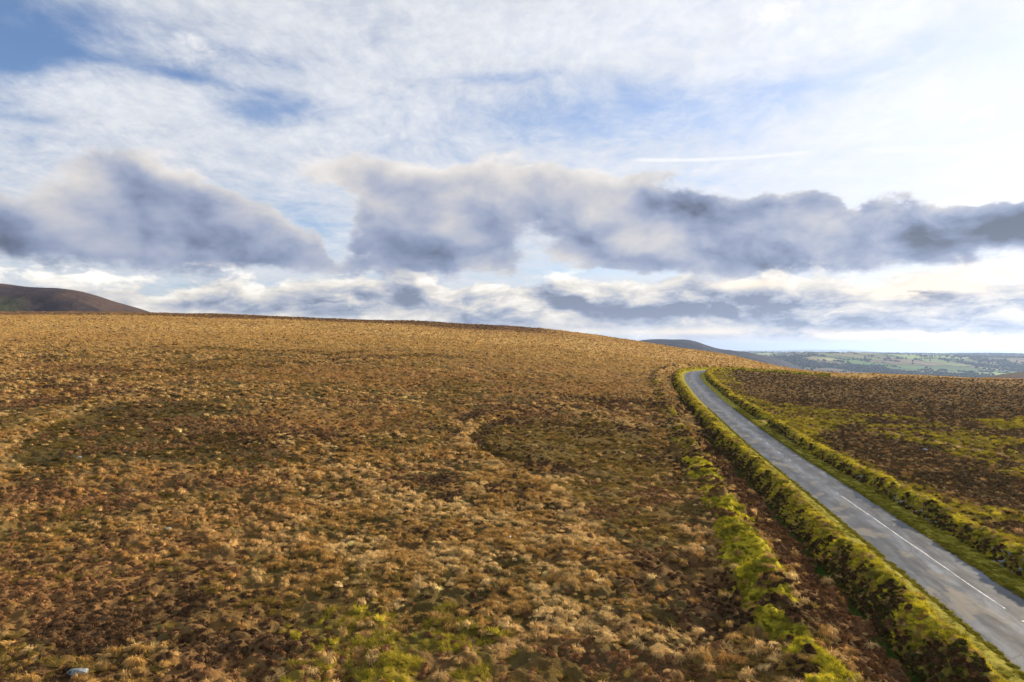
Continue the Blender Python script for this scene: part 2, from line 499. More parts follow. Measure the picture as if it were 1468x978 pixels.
def poly_mask(X, Y, P, soft):
    """1 inside a polygon of ground points, fading over `soft` metres, edge roughened by noise"""
    x = np.asarray(X).ravel(); y = np.asarray(Y).ravel()
    lo = P.min(0) - soft * 3; hi = P.max(0) + soft * 3
    sel = np.where((x > lo[0]) & (x < hi[0]) & (y > lo[1]) & (y < hi[1]))[0]
    out = np.zeros(x.shape)
    if len(sel):
        xs = x[sel]; ys = y[sel]
        ins = np.zeros(len(sel), bool); dist = np.full(len(sel), 1e9)
        for i in range(len(P)):
            x0, y0 = P[i]; x1, y1 = P[(i + 1) % len(P)]
            cr = ((y0 > ys) != (y1 > ys)) & (xs < (x1 - x0) * (ys - y0) / (y1 - y0 + 1e-12) + x0)
            ins ^= cr
            ex, ey = x1 - x0, y1 - y0
            t = np.clip(((xs - x0) * ex + (ys - y0) * ey) / (ex * ex + ey * ey + 1e-12), 0, 1)
            dist = np.minimum(dist, np.hypot(xs - x0 - t * ex, ys - y0 - t * ey))
        sd = np.where(ins, dist, -dist) + (fbm(xs, ys, soft * 2.5, 3, 77) - .5) * soft * 2.2
        out[sel] = sstep(sd, -soft * .5, soft * .5)
    return out.reshape(np.shape(X))

def line_mask(X, Y, P, width):
    x = np.asarray(X).ravel(); y = np.asarray(Y).ravel()
    d = np.full(x.shape, 1e9)
    for i in range(len(P) - 1):
        x0, y0 = P[i]; ex, ey = P[i + 1] - P[i]
        t = np.clip(((x - x0) * ex + (y - y0) * ey) / (ex * ex + ey * ey + 1e-12), 0, 1)
        d = np.minimum(d, np.hypot(x - x0 - t * ex, y - y0 - t * ey))
    return (1 - sstep(d, width * .4, width)).reshape(np.shape(X))

# stretches of different growth, read off the photograph and laid on the ground
PG = {k: (world_poly(p), s) for k, (p, s) in {
    'dark_arc': ([(15, 664), (58, 616), (128, 592), (235, 570), (330, 590), (300, 606), (385, 640), (425, 664), (330, 672), (180, 660), (90, 676)], 1.3),
    'oval': ([(676, 632), (688, 612), (735, 597), (850, 598), (905, 620), (970, 660), (960, 690), (880, 690), (770, 668), (700, 652)], 1.6),
    'olive_low': ([(800, 690), (960, 684), (1000, 730), (985, 800), (900, 780), (835, 742)], 1.8),
    'rust': ([(200, 548), (420, 522), (900, 530), (925, 560), (700, 585), (640, 610), (400, 612), (330, 590)], 5),
    'lime': ([(400, 1050), (440, 900), (520, 850), (600, 830), (700, 850), (745, 920), (760, 1050)], 2.5),
    'dark_mid': ([(-60, 690), (300, 664), (420, 700), (400, 760), (200, 790), (-60, 810)], 4),
    'red_low': ([(-80, 800), (120, 790), (330, 830), (420, 880), (380, 980), (200, 900), (-80, 920)], 2.5),
    'dark_spot': ([(20, 930), (70, 880), (190, 878), (210, 915), (120, 942)], 1.4),
    'green_band': ([(30, 506), (300, 498), (700, 510), (700, 524), (250, 530), (60, 524)], 8),
    'tussock': ([(430, 640), (560, 620), (670, 612), (672, 650), (780, 690), (850, 760), (960, 860), (990, 940), (900, 930), (760, 860), (600, 830), (420, 850), (300, 760), (420, 710), (380, 680)], 3),
    'dip1': ([(520, 672), (610, 660), (670, 700), (640, 716), (560, 700)], 1.2),
    'dip2': ([(688, 700), (722, 692), (724, 712), (700, 716)], .6),
    'lime_right': ([(1082, 590), (1120, 580), (1200, 588), (1250, 600), (1200, 612), (1150, 640), (1110, 618)], 2.2),
    'lime_track': ([(1180, 590), (1290, 596), (1400, 618), (1500, 640), (1500, 694), (1400, 660), (1300, 632), (1230, 618)], 3.0),
    'tuft_right': ([(1010, 524), (1050, 526), (1060, 545), (1040, 566), (1110, 578), (1090, 588), (1050, 575), (1015, 545)], 3.0),
    'lime_far_right': ([(1395, 604), (1500, 600), (1500, 616), (1420, 614)], 2.0),
    'low_right': ([(1300, 690), (1500, 760), (1500, 850), (1400, 790)], 3.0),
}.items()}
LN = {k: (world_poly(p), w) for k, (p, w) in {
    'path_left': ([(-40, 690), (10, 640), (50, 606), (110, 586), (200, 566)], 2.6),
    'path_mid': ([(860, 790), (815, 720), (770, 690), (690, 660), (660, 632), (684, 606), (735, 590)], 1.5),
    'furrow': ([(1010, 1000), (960, 868), (900, 800), (838, 742), (812, 715)], .7),
    'furrow_edge_shade': ([(735, 599), (694, 612), (681, 630), (700, 650), (770, 664), (860, 686)], 1.3),  # shallow furrow; the oval's edge shadow is painted along it
    'track_right': ([(1085, 594), (1160, 598), (1250, 614), (1320, 628), (1400, 645), (1480, 662)], .9),
    'runnel_left': ([(-10, 655), (20, 640), (62, 612), (130, 590)], .8),
}.items()}

def growth(X, Y, coords=None):
    """weights of what grows where, all 0..1"""
    off, s = road_coords(X, Y) if coords is None else coords
    r = np.hypot(X, Y)
    m = {k: poly_mask(X, Y, *v) for k, v in PG.items()}
    l = {k: line_mask(X, Y, *v) for k, v in LN.items()}
    right = sstep(off, 4.5, 7)
    big = fbm(X, Y, 22, 4, 31); mid = fbm(X, Y, 6, 3, 41); small = fbm(X, Y, 1.6, 2, 51)
    wide = fbm(X * .35, Y, 30, 3, 61)                                       # long bands along the slope
    n = .45 * big + .35 * mid + .2 * small
    # fractions of: heather, green grass; the rest is straw coloured moor grass
    heath = sstep(n, .48, .62) * .62 + .12
    heath = heath * (1 - .72 * sstep(r, 150, 240))
    heath = np.maximum(heath, m['dark_mid'] * sstep(n, .42, .56) * .55)
    heath = np.maximum(heath, m['red_low'] * .35)
    heath = np.where(m['tussock'] > .5, heath * .45, heath)
    heath = np.maximum(heath, np.maximum(m['dip1'] * sstep(small * .5 + mid * .5, .38, .52), m['dip2']) * .8)
    heath = np.maximum(heath, m['dark_spot'])
    olive = np.maximum(m['oval'], m['olive_low'])
    olive = np.maximum(olive, m['dark_arc'] * .95)
    heath = heath * (1 - .75 * m['rust']) * (1 - .6 * line_mask(X, Y, LN['path_left'][0], 7))
    heath = heath * (1 - .45 * m['oval']) * (1 - .35 * m['dark_arc'])
    olive = np.maximum(olive, m['green_band'] * sstep(wide * .5 + mid * .5, .48, .58) * .7)
    olive = np.maximum(olive, sstep(fbm(X, Y, 12, 3, 97), .57, .64) * .55 * (1 - sstep(r, 150, 250)))
    rust = m['rust'] * sstep(wide * .6 + mid * .4, .36, .52)
    rust = np.maximum(rust, sstep(wide, .52, .62) * sstep(r, 120, 200) * .7)
    rust = np.maximum(rust, np.maximum(m['red_low'] * .8, m['dark_mid'] * .4))
    lime = m['lime'] * sstep(mid * .6 + small * .4, .42, .62) * .46
    ridge_dark = sstep(Y, 392, 425) * (1 - sstep(X / np.maximum(Y, 1), .02, .1))
    heath = np.maximum(heath, ridge_dark * .97)
    # beside the road on the left: heathery strip, low bank, ditch
    strip = sstep(off, -10, -8.4) * (1 - sstep(off, -5.2, -4.6)) * (1 - sstep(Y, 75, 130))
    heath = np.maximum(heath, strip * .97)
    bank = sstep(off + (small - .5) * 1.6, -12.4, -11.8) * (1 - sstep(off + (small - .5) * 2.0, -10.0, -9.4))
    bs = sstep(fbm(X, Y, 4, 3, 15) + .30 * (1 - sstep(Y, 70, 95)), .42, .50)
    heath = np.maximum(heath, bank * sstep(fbm(X, Y, 2.2, 2, 16), .60, .66) * .9)
    limeb = bank * bs * (1 - .85 * sstep(fbm(X, Y, 2.2, 2, 16), .60, .66)) * (1 - .55 * sstep(Y, 74, 90)) * (1 - .6 * sstep(Y, 200, 230))
    lime = np.maximum(lime, limeb)
    ditch = sstep(off, -6.9, -6.3) * (1 - sstep(off, -5.8, -5.2))
    # right of the road
    hr = .90 - .16 * sstep(mid * .6 + wide * .4, .50, .60)
    hr = hr * (1 - .30 * sstep(r, 260, 330))
    heath = heath * (1 - right) + hr * right
    rust = rust * (1 - right) + right * sstep(r, 240, 330) * .35
    olive = olive * (1 - right)
    edge = right * (1 - sstep(off, 6.6, 10.5)) * sstep(mid * .5 + small * .5 , .38, .56) * .75
    streaks = sstep(fbm(X * .5, Y, 5, 4, 66), .44, .56)
    lr = np.maximum.reduce([m['lime_right'] * (.45 + .4 * streaks), m['lime_track'] * streaks * .60, m['lime_far_right'] * .9,
                            m['tuft_right'] * sstep(mid, .46, .56) * .7, m['low_right'] * sstep(mid, .45, .55) * .6, edge])
    lime = np.maximum(lime * (1 - right), lr * right)
    path = np.maximum(np.maximum(l['path_left'] * .35, l['path_mid'] * .7), l['track_right'])
    fur = np.maximum.reduce([l['furrow'] * .2, l['furrow_edge_shade'] * .8])
    verge = (1 - sstep(np.abs(off), 4.6, 5.4))
    return dict(heath=heath * (1 - path) * (1 - lime), lime=lime * (1 - path * .6), olive=olive * (1 - path) * (1 - lime), rust=rust, path=path,
                furrow=fur, ditch=ditch, hollow=np.maximum(l['furrow_edge_shade'] * .9, m['oval'] * .30 * sstep(mid, .3, .6)) + (1 - m['oval']) * m['dark_arc'] * (.45 + .55 * sstep(mid * .5 + big * .5, .36, .5)), verge=verge, right=right, r=r, mid=mid, big=big, small=small, tuss=m['tussock'], off=off, s=s)

def microrelief(X, Y, gr):
    """the bumps of the sward itself"""
    r = gr['r']
    t = fbm(X, Y, .55, 2, 3); u = fbm(X, Y, 1.7, 2, 4)
    cal = 1 - np.clip(gr['verge'] + gr['olive'] * .6, 0, 1)
    amp = .38 * cal + .12 * gr['olive']
    h = (t - .5) * amp * (1.3 - .3 * sstep(r, 60, 250)) + (u - .5) * .75 * cal
    hump = sstep(gr['off'], -12.4, -11.4) * (1 - sstep(gr['off'], -9.8, -9.0))
    h = h + hump * ((fbm(X, Y, 1.9, 3, 44) - .5) * 1.1)
    h = h - gr['furrow'] * .22 - gr['path'] * .10 * (gr['right'])
    return h

# straw, heather, grass colours of the plants (base colours under neutral light)
C_STRAW = np.array([.40, .235, .072]); C_PALE = np.array([.60, .42, .18]); C_RUST = np.array([.37, .18, .058])
C_HEATH = np.array([.075, .045, .024]); C_HEATHR = np.array([.16, .085, .038]); C_OLIVE = np.array([.155, .105, .028])
C_LIME = np.array([.46, .385, .028]); C_GREEN = np.array([.17, .155, .018]); C_SOIL = np.array([.045, .028, .016])
C_PATH = np.array([.42, .27, .10])

def mixc(a, b, t): return a * (1 - t[..., None]) + b * t[..., None]

def sward_colour(gr, X, Y):
    f1 = fbm(X, Y, .8, 3, 201); f2 = fbm(X, Y, 3.5, 3, 202)
    c = mixc(C_STRAW[None] * np.ones(X.shape + (1,)), C_PALE[None], sstep(f1, .45, .7) * .6)
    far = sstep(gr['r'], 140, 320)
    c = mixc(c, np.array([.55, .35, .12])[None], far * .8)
    c = mixc(c, C_RUST[None], gr['rust'] * .62)
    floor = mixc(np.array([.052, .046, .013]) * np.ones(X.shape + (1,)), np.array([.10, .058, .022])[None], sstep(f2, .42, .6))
    c = mixc(c, floor, (1 - far) * .85 * (1 - gr['path']) * (1 - gr['verge']) * (1 - .5 * gr['rust']))  # gap darkness between near tussocks painted into the soil and moss colour
    c = mixc(c, C_OLIVE[None], gr['olive'] * .85)
    c = mixc(c, np.array([.075, .058, .02])[None], np.clip(gr['hollow'], 0, 1) * .95)  # dark growth, plus the oval's edge shadow put into the colour
    hc = mixc(C_HEATH[None] * np.ones(X.shape + (1,)), C_HEATHR[None], sstep(f2, .42, .62))
    hc = mixc(hc, np.array([.14, .092, .038])[None], gr['right'] * .7)
    hc = hc * (1 + .35 * (gr['off'] < -14))[..., None]
    c = mixc(c, hc, gr['heath'] * .95)
    lc = mixc(C_GREEN[None] * np.ones(X.shape + (1,)), C_LIME[None], sstep(f1 * .5 + f2 * .5, .40, .58))
    lc = mixc(lc, np.array([.24, .19, .028])[None], gr['right'] * .55)
    c = mixc(c, lc, gr['lime'])
    c = mixc(c, C_PATH[None], gr['path'] * .8)
    c = mixc(c, C_SOIL[None], np.clip(gr['furrow'] * .8, 0, 1))  # soil in the furrows; also deepens the oval's painted edge shadow
    c = mixc(c, np.array([.03, .055, .012])[None], gr['ditch'] * .9)
    return c

# one polar sheet: fine towards the photographed side, coarse behind
fine = np.arctan(np.linspace(-1.02, 1.02, 1250))
coarse = np.linspace(fine[-1], fine[0] + 2 * math.pi, 62)[1:-1]
ANG = np.concatenate([fine, coarse]); NC = len(ANG)
RAD = np.concatenate([[2, 5, 9, 13, 17], np.exp(np.linspace(math.log(20), math.log(560), 900)), [600, 650, 720, 800]]); NR = len(RAD)
AA, RR = np.meshgrid(ANG, RAD)
GX = RR * np.sin(AA); GY = RR * np.cos(AA)
co = road_coords(GX, GY)
GR = growth(GX, GY, co)
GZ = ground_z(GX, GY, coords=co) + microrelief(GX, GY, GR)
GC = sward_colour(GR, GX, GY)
verts = np.stack([GX, GY, GZ], -1).reshape(-1, 3)
c0 = np.array([[0, 0, float(ground_z(np.array([0.]), np.array([1.]))[0])]])
faces = grid_faces(NR, NC, wrap=True)[:, ::-1]
mat, gg, bs = material('moor_sward')
P = position(gg)
base = gg.attr('colour', out='Vector'); leafy = gg.attr('heath')
Pn = gg.vmath('MULTIPLY', P, (1, 1, 1))
fa = gg.noise(Pn, 5.0, 4, .65); fb = gg.noise(gg.vmath('MULTIPLY', P, (1.0, .45, 1.0)), 1.1, 5, .62); fc = gg.noise(P, .35, 4, .6)
v = 0.62 + fa * .45 + (fb - .5) * .9 + (fc - .5) * .4
col = gg.vmath('MULTIPLY', base, gg.vec(v, v, v))
dark = gg.ss(fb * .6 + fa * .4, .52, .62)
col = gg.mix(dark * .35, col, (.045, .032, .014))
bs.inputs['Roughness'].default_value = 1
bs.inputs['Specular IOR Level'].default_value = .05
gg.set(bs.inputs['Base Color'], col)
gg.set(bs.inputs['Normal'], gg.bump(fb * .7 + fa * .5, .9, .35))
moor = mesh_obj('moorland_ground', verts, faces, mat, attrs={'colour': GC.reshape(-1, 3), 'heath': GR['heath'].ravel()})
tag(moor, kind='structure')
print('moor', len(verts))

# ------------------------------------------------------------------ the country beyond the moor
def skyline(a, pts, dist):
    p = np.array(pts, float)
    xs = (p[:, 0] - CX) / F0; zs_ = EYE + dist * (HY - p[:, 1]) / F0
    i, t, h = _cubic_axis(xs, a)
    m = _slopes(xs, zs_[:, None])[:, 0]
    Hh = _h(t, h)
    return Hh[0] * zs_[i] + Hh[1] * m[i] + Hh[2] * zs_[i + 1] + Hh[3] * m[i + 1]

def valley_z(X, Y):
    r = np.hypot(X, Y)
    a = X / np.maximum(Y, 1)
    z = -62 - 78 * sstep(r, 800, 2600)
    back = 138 + 18 * np.sin(X * .0006 + 1.0)
    z = z + back * sstep(r, 3300, 9300) * .84
    z = z + (fbm(X, Y, 2300, 4, 301) - .5) * 115 * sstep(r, 2300, 4200) * (1 - .60 * sstep(r, 6500, 9500))
    z = z + (fbm(X, Y, 700, 3, 302) - .5) * 28 * sstep(r, 2300, 3600) * (1 - .5 * sstep(r, 6500, 9500))
    z = z - 110 * sstep(r, 10200, 15000)
    z = z + 62 * np.exp(-((X - 2450) / 900) ** 2 - ((Y - 5600) / 800) ** 2)
    far_ridge = (170 + 90 * (fbm(X, Y * .2, 9000, 3, 303) - .5)) * np.exp(-((Y - 27000) / 2500) ** 2) * (1 - sstep(X / np.maximum(Y, 1), .48, .58))
    far2 = 120 * np.exp(-((Y - 33000) / 2500) ** 2) * sstep(X / np.maximum(Y, 1), .60, .70)
    return z + far_ridge * (.55 + .9 * fbm(X, Y, 3000, 3, 305)) + far2

def fields(X, Y, size=185.0):
    """walled fields: id noise and distance to the nearest boundary"""
    wx = X + (fbm(X, Y, 600, 2, 401) - .5) * 160; wy = (Y + (fbm(X, Y, 600, 2, 402) - .5) * 160) * .55
    gx = np.floor(wx / size); gy = np.floor(wy / size)
    d1 = np.full(X.shape, 1e9); d2 = np.full(X.shape, 1e9); idn = np.zeros(X.shape); id2 = np.zeros(X.shape)
    for i in (-1, 0, 1):
        for j in (-1, 0, 1):
            cx = gx + i; cy = gy + j
            px = (cx + .15 + .7 * _hash(cx, cy, 7)) * size; py = (cy + .15 + .7 * _hash(cx, cy, 8)) * size
            d = np.hypot(px - wx, py - wy)
            h = _hash(cx, cy, 9); k = _hash(cx, cy, 10)
            m = d < d1
            d2 = np.where(m, d1, np.minimum(d2, d)); idn = np.where(m, h, idn); id2 = np.where(m, k, id2); d1 = np.where(m, d, d1)
    return idn, id2, (d2 - d1) * .5

def wood_mask(X, Y):
    r = np.hypot(X, Y)
    w = fbm(X, Y * .5, 520, 4, 501)
    near = (1 - sstep(r, 3900, 4600))
    return sstep(w + near * .06, .615, .645)

fa_ = np.arctan(np.linspace(.18, .95, 640))
ANG2 = np.concatenate([np.arctan(np.linspace(-1.2, .16, 60)), fa_, np.linspace(fa_[-1] + .05, math.atan(-1.2) + 2 * math.pi - .05, 40)])
RAD2 = np.concatenate([[520, 700, 900, 1200, 1600, 2000, 2400], np.exp(np.linspace(math.log(2700), math.log(11500), 520)),
                       np.exp(np.linspace(math.log(12000), math.log(40000), 80))])
A2_, R2_ = np.meshgrid(ANG2, RAD2)
VX = R2_ * np.sin(A2_); VY = R2_ * np.cos(A2_)
VZ = valley_z(VX, VY)
idn, id2, edge_d = fields(VX, VY)
grs = np.array([.07, .15, .02]); pal = np.array([.19, .27, .045]); brn = np.array([.15, .115, .055]); stw = np.array([.30, .28, .11]); drk = np.array([.022, .034, .014])
fc_ = np.where((idn < .42)[..., None], grs, np.where((idn < .66)[..., None], pal, np.where((idn < .86)[..., None], brn, stw))) * (.75 + .5 * id2[..., None])
rough_ = sstep(fbm(VX, VY, 1300, 3, 411), .50, .60)
fc_ = mixc(fc_, np.array([.12, .085, .05])[None], rough_ * .5)
fc_ = mixc(fc_, drk[None], 1 - sstep(edge_d, 3, 9))
fc_ = mixc(fc_, drk[None], wood_mask(VX, VY))
fc_ = fc_ * .85 * (.85 + .3 * fbm(VX, VY, 60, 3, 412))[..., None]
mat, gg, bs = material('farmland')
gg.set(bs.inputs['Base Color'], gg.attr('colour', out='Vector'))
bs.inputs['Specular IOR Level'].default_value = .05
val = mesh_obj('valley', np.stack([VX, VY, VZ], -1).reshape(-1, 3), grid_faces(len(RAD2), len(ANG2), wrap=True)[:, ::-1], mat,
               attrs={'colour': fc_.reshape(-1, 3)})
tag(val, kind='structure')

def hill(name, sk, dist, depth_near, depth_far, a0, a1, col1, col2, extra=None, n=(260, 150), rough=1.0):
    a = np.linspace(a0, a1, n[0]); y = np.linspace(dist - depth_near, dist + depth_far, n[1])
    Aq, Yq = np.meshgrid(a, y)
    X = Aq * Yq
    top = skyline(Aq, sk, dist)
    base = -150.0
    t = np.where(Yq < dist, 1 - ((dist - Yq) / depth_near) ** 1.7, 1 - ((Yq - dist) / depth_far) ** 2)
    t = np.clip(t, 0, 1)
    rl = (fbm(X, Yq, dist * .10, 5, 600) - .5) * dist * .022 * rough * (1 - np.exp(-((Yq - dist) / (depth_near * .25)) ** 2) * .9)
    gul = -np.abs(fbm(X * 1.0, Yq * .35, dist * .05, 3, 610) - .5) * dist * .012 * rough * (1 - t ** 6)
    Z = base + (top - base) * t + rl + gul
    f = sstep(fbm(X, Yq, dist * .06, 4, 620), .42, .60)
    c = mixc(np.array(col1) * np.ones(X.shape + (1,)), np.array(col2)[None], f)
    if extra: c = extra(c, X, Yq, Aq)
    m, q, b = material(name + '_cover')
    cc = q.attr('colour', out='Vector')
    Pq = position(q)
    nn = q.noise(Pq, 60.0 / dist, 6, .65)
    vv = .55 + nn * .9
    q.set(b.inputs['Base Color'], q.vmath('MULTIPLY', cc, q.vec(vv, vv, vv)))
    b.inputs['Specular IOR Level'].default_value = .05
    q.set(b.inputs['Normal'], q.bump(nn, .6, dist * .006))
    o = mesh_obj(name, np.stack([X, Yq, Z], -1).reshape(-1, 3), grid_faces(n[1], n[0]), m, attrs={'colour': c.reshape(-1, 3)})
    return tag(o, kind='structure')

def green_foot(c, X, Y, A):
    k = sstep(.70 - A * -1.0 * 0 - (A + 1.42), 0, 0) if False else sstep(-A, .695, .74) * (1 - sstep(Y, 1450, 1560))
    return mixc(c, np.array([.085, .09, .035])[None], k * .8)
hill('heather_hill', [(-900, 470), (-500, 405), (-250, 398), (-80, 399), (0, 407), (40, 412), (95, 415), (130, 422), (165, 433), (215, 448), (260, 466), (320, 500)],
     1750, 700, 900, -1.66, -.43, (.078, .052, .040), (.046, .034, .032), green_foot)
hill('blue_hill', [(820, 520), (870, 500), (905, 491), (925, 487), (945, 485.8), (965, 486.5), (985, 487.2), (998, 490), (1012, 495), (1030, 500), (1050, 502.5), (1080, 507), (1130, 520), (1180, 545)],
     4200, 1100, 1300, .085, .46, (.026, .024, .026), (.016, .017, .02))
hill('brown_knoll', [(1340, 566), (1370, 551), (1400, 545), (1430, 540), (1468, 534), (1540, 524), (1700, 515), (1900, 540)],
     1150, 420, 700, .62, 1.2, (.07, .045, .028), (.045, .033, .022), rough=.5)

# woods and hedgerow trees of the farmland: crowns past counting, one object
def crown_mesh(name, seed, mat):
    bm = bmesh.new()
    bmesh.ops.create_icosphere(bm, subdivisions=2, radius=1)
    r = random.Random(seed)
    for v in bm.verts:
        k = r.uniform(.72, 1.22)
        v.co = Vector((v.co.x * k, v.co.y * k, v.co.z * k * .85 + .65))
    me = bpy.data.meshes.new(name); bm.to_mesh(me); bm.free()
    me.materials.append(mat)
    return bpy.data.objects.new(name, me)

def instancer(name, pts, protos, which, rot, scale, tint, kind='stuff', props=None):
    """many copies past counting as one object; every copy has its own place, turn, size and colour"""
    me = bpy.data.meshes.new(name)
    n = len(pts)
    me.vertices.add(n); me.vertices.foreach_set('co', np.asarray(pts, np.float32).ravel())
    me.attributes.new('which', 'INT', 'POINT').data.foreach_set('value', np.asarray(which, np.int32))
    for k, v in (('turn', rot), ('size', scale), ('tint', tint)):
        me.attributes.new(k, 'FLOAT_VECTOR', 'POINT').data.foreach_set('vector', np.asarray(v, np.float32).ravel())
    o = bpy.data.objects.new(name, me); COL.objects.link(o)
    pc = bpy.data.collections.new(name + '_kinds')
    for i, p in enumerate(protos): pc.objects.link(p)
    ng = bpy.data.node_groups.new(name + '_scatter', 'GeometryNodeTree')
    ng.interface.new_socket('Geometry', in_out='INPUT', socket_type='NodeSocketGeometry')
    ng.interface.new_socket('Geometry', in_out='OUTPUT', socket_type='NodeSocketGeometry')
    N = ng.nodes; L = ng.links
    gi = N.new('NodeGroupInput'); go = N.new('NodeGroupOutput')
    ci = N.new('GeometryNodeCollectionInfo'); ci.inputs[0].default_value = pc
    ci.inputs['Separate Children'].default_value = True; ci.inputs['Reset Children'].default_value = True
    ip = N.new('GeometryNodeInstanceOnPoints')
    def at(nm, t):
        a = N.new('GeometryNodeInputNamedAttribute'); a.data_type = t; a.inputs[0].default_value = nm
        return a.outputs[0]
    L.new(gi.outputs[0], ip.inputs['Points']); L.new(ci.outputs[0], ip.inputs['Instance'])
    ip.inputs['Pick Instance'].default_value = True
    L.new(at('which', 'INT'), ip.inputs['Instance Index'])
    e2r = N.new('FunctionNodeEulerToRotation')
    L.new(at('turn', 'FLOAT_VECTOR'), e2r.inputs[0]); L.new(e2r.outputs[0], ip.inputs['Rotation'])
    L.new(at('size', 'FLOAT_VECTOR'), ip.inputs['Scale'])
    L.new(ip.outputs[0], go.inputs[0])
    md = o.modifiers.new('scatter', 'NODES'); md.node_group = ng
    if props: tag(o, *props)
    tag(o, kind=kind)
    return o

def tint_material(name, trans=0.0, var=.5, rough=.9):
    m = bpy.data.materials.new(name); m.use_nodes = True
    t = m.node_tree; t.nodes.clear(); q = G(t)
    tint = q.attr('tint', 'INSTANCER', 'Vector'); bv = q.attr('v')
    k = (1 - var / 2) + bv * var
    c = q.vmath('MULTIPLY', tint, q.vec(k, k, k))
    d = t.nodes.new('ShaderNodeBsdfDiffuse'); q.set(d.inputs[0], c)
    out = t.nodes.new('ShaderNodeOutputMaterial')
    if trans > 0:
        tr_ = t.nodes.new('ShaderNodeBsdfTranslucent'); q.set(tr_.inputs[0], c)
        mx = t.nodes.new('ShaderNodeMixShader'); mx.inputs[0].default_value = trans
        t.links.new(d.outputs[0], mx.inputs[1]); t.links.new(tr_.outputs[0], mx.inputs[2])
        t.links.new(mx.outputs[0], out.inputs[0])
    else:
        t.links.new(d.outputs[0], out.inputs[0])
    return m

M_crown = tint_material('tree_crown', var=0)
crowns = [crown_mesh('crown_%s' % c, i, M_crown) for i, c in enumerate('abc')]
def unit_attr(o):
    o.data.attributes.new('v', 'FLOAT', 'POINT').data.foreach_set('value', np.full(len(o.data.vertices), .5, np.float32))
for o in crowns: unit_attr(o)
N_ = 150000
aw = np.arctan(rng.uniform(.20, .92, N_)); rw = 2800 * (10500 / 2800) ** rng.uniform(0, 1, N_)
wxp = rw * np.sin(aw); wyp = rw * np.cos(aw)
_, hid, ed = fields(wxp, wyp)
keep = (ed < 5.5) & (rng.uniform(0, 1, N_) < .42 * (fbm(wxp, wyp, 400, 2, 430) > .42))
keep |= (wood_mask(wxp, wyp) > .5) & (rng.uniform(0, 1, N_) < .22)
keep |= rng.uniform(0, 1, N_) < .004
wxp, wyp = wxp[keep], wyp[keep]; n = len(wxp)
sc_ = rng.uniform(4.0, 8.5, n)
tn = np.array([.026, .040, .016]) * rng.uniform(.6, 1.5, (n, 1)) + np.array([.012, .004, 0]) * rng.uniform(0, 1, (n, 1))
instancer('woodland', np.stack([wxp, wyp, valley_z(wxp, wyp) - 1.0], 1), crowns, rng.integers(0, 3, n),
          np.stack([np.zeros(n), np.zeros(n), rng.uniform(0, 6.28, n)], 1), np.stack([sc_, sc_, sc_ * rng.uniform(.8, 1.2, n)], 1), tn,
          props=('dark green hedgerow trees and woods across the distant valley farmland', 'woodland'))
print('woods', n)

# ------------------------------------------------------------------ the road
def frame_at(s):
    x = np.interp(s, RS, RC[:, 0]); y = np.interp(s, RS, RC[:, 1]); z = np.interp(s, RS, RZ)
    tx = np.interp(s, RS, RT[:, 0]); ty = np.interp(s, RS, RT[:, 1]); l = np.hypot(tx, ty)
    return x, y, z, ty / l, -tx / l

def strip(name, s, offs, zf, mat, parent=None, attrs=None, jitter=0.0):
    """a sheet along the road: s along, offs across (row per s allowed), zf(s, off) above the road line"""
    S, O = np.meshgrid(s, offs, indexing='ij')
    if callable(jitter): O = O + jitter(S, O)
    x, y, z, nx, ny = frame_at(S)
    V = np.stack([x + nx * O, y + ny * O, z + zf(S, O)], -1)
    at = {k: f(S, O).reshape(f(S, O).shape[0] * f(S, O).shape[1], -1).squeeze() for k, f in (attrs or {}).items()}
    at['along'] = S.ravel(); at['across'] = O.ravel()
    return mesh_obj(name, V.reshape(-1, 3), grid_faces(len(s), len(offs))[:, ::-1], mat, parent, attrs=at)

S0 = float(np.interp(-25, RC[:, 1], RS)); S1 = RS[-1] - 1
sroad = np.concatenate([np.arange(S0, 190, .30), np.arange(190, S1, .6)])
mat, gg, bs = material('worn_asphalt')
al = gg.attr('along'); ac = gg.attr('across')
P = position(gg)
U = gg.vec(ac, al * .12, 0.0); U2 = gg.vec(ac, al, 0.0)
streak = gg.noise(U, 2.6, 6, .62); blot = gg.noise(gg.vec(ac * .8, al * .33, 3.0), 1.0, 5, .6)
grain = gg.noise(U2, 16.0, 5, .8); patch = gg.noise(gg.vec(ac * .55, al * .28, 9.0), 1.3, 3, .5)
aac = gg.math('ABSOLUTE', ac)
track = gg.math('EXPONENT', (gg.math('ABSOLUTE', aac - 1.15) * 2.2).pow(2.0) * -1.0)          # wheel tracks
centre = gg.math('EXPONENT', (aac * 2.4).pow(2.0) * -1.0)
v = .058 + (streak - .5) * .30 + (blot - .5) * .30 + (grain - .5) * .42 - track * .034 + centre * .045
v = v.max(.020)
col = gg.vmath('MULTIPLY', gg.vec(v, v, v), (.85, 1.0, 1.24))
warm = gg.ss(patch, .52, .62) * gg.ss(ac * -1.0, -.3, .8)
col = gg.mix(warm * .75, col, (.17, .145, .105))
tar = gg.ss(gg.noise(gg.vec(ac * 1.2, al * .4, 21.0), .9, 5, .65), .56, .62)
col = gg.mix(tar * .85, col, (.042, .046, .055))
scuff = gg.ss(gg.noise(gg.vec(ac * 2.5, al * .8, 5.0), 1.5, 6, .7), .60, .70) * centre
col = gg.mix(scuff * .8, col, (.30, .30, .31))
crack = gg.voronoi(gg.vmath('ADD', gg.vec(ac * .6, al * .30, 0.0), gg.vmath('MULTIPLY', gg.noise(U2, 1.5, 4, .6, color=True), (.25, .25, 0))), 1.2, 'DISTANCE_TO_EDGE')
ck = (1.0 - gg.ss(crack, .004, .018)) * gg.ss(gg.noise(U2, .12, 2), .46, .56)
col = gg.mix(ck * .7, col, (.02, .02, .02))
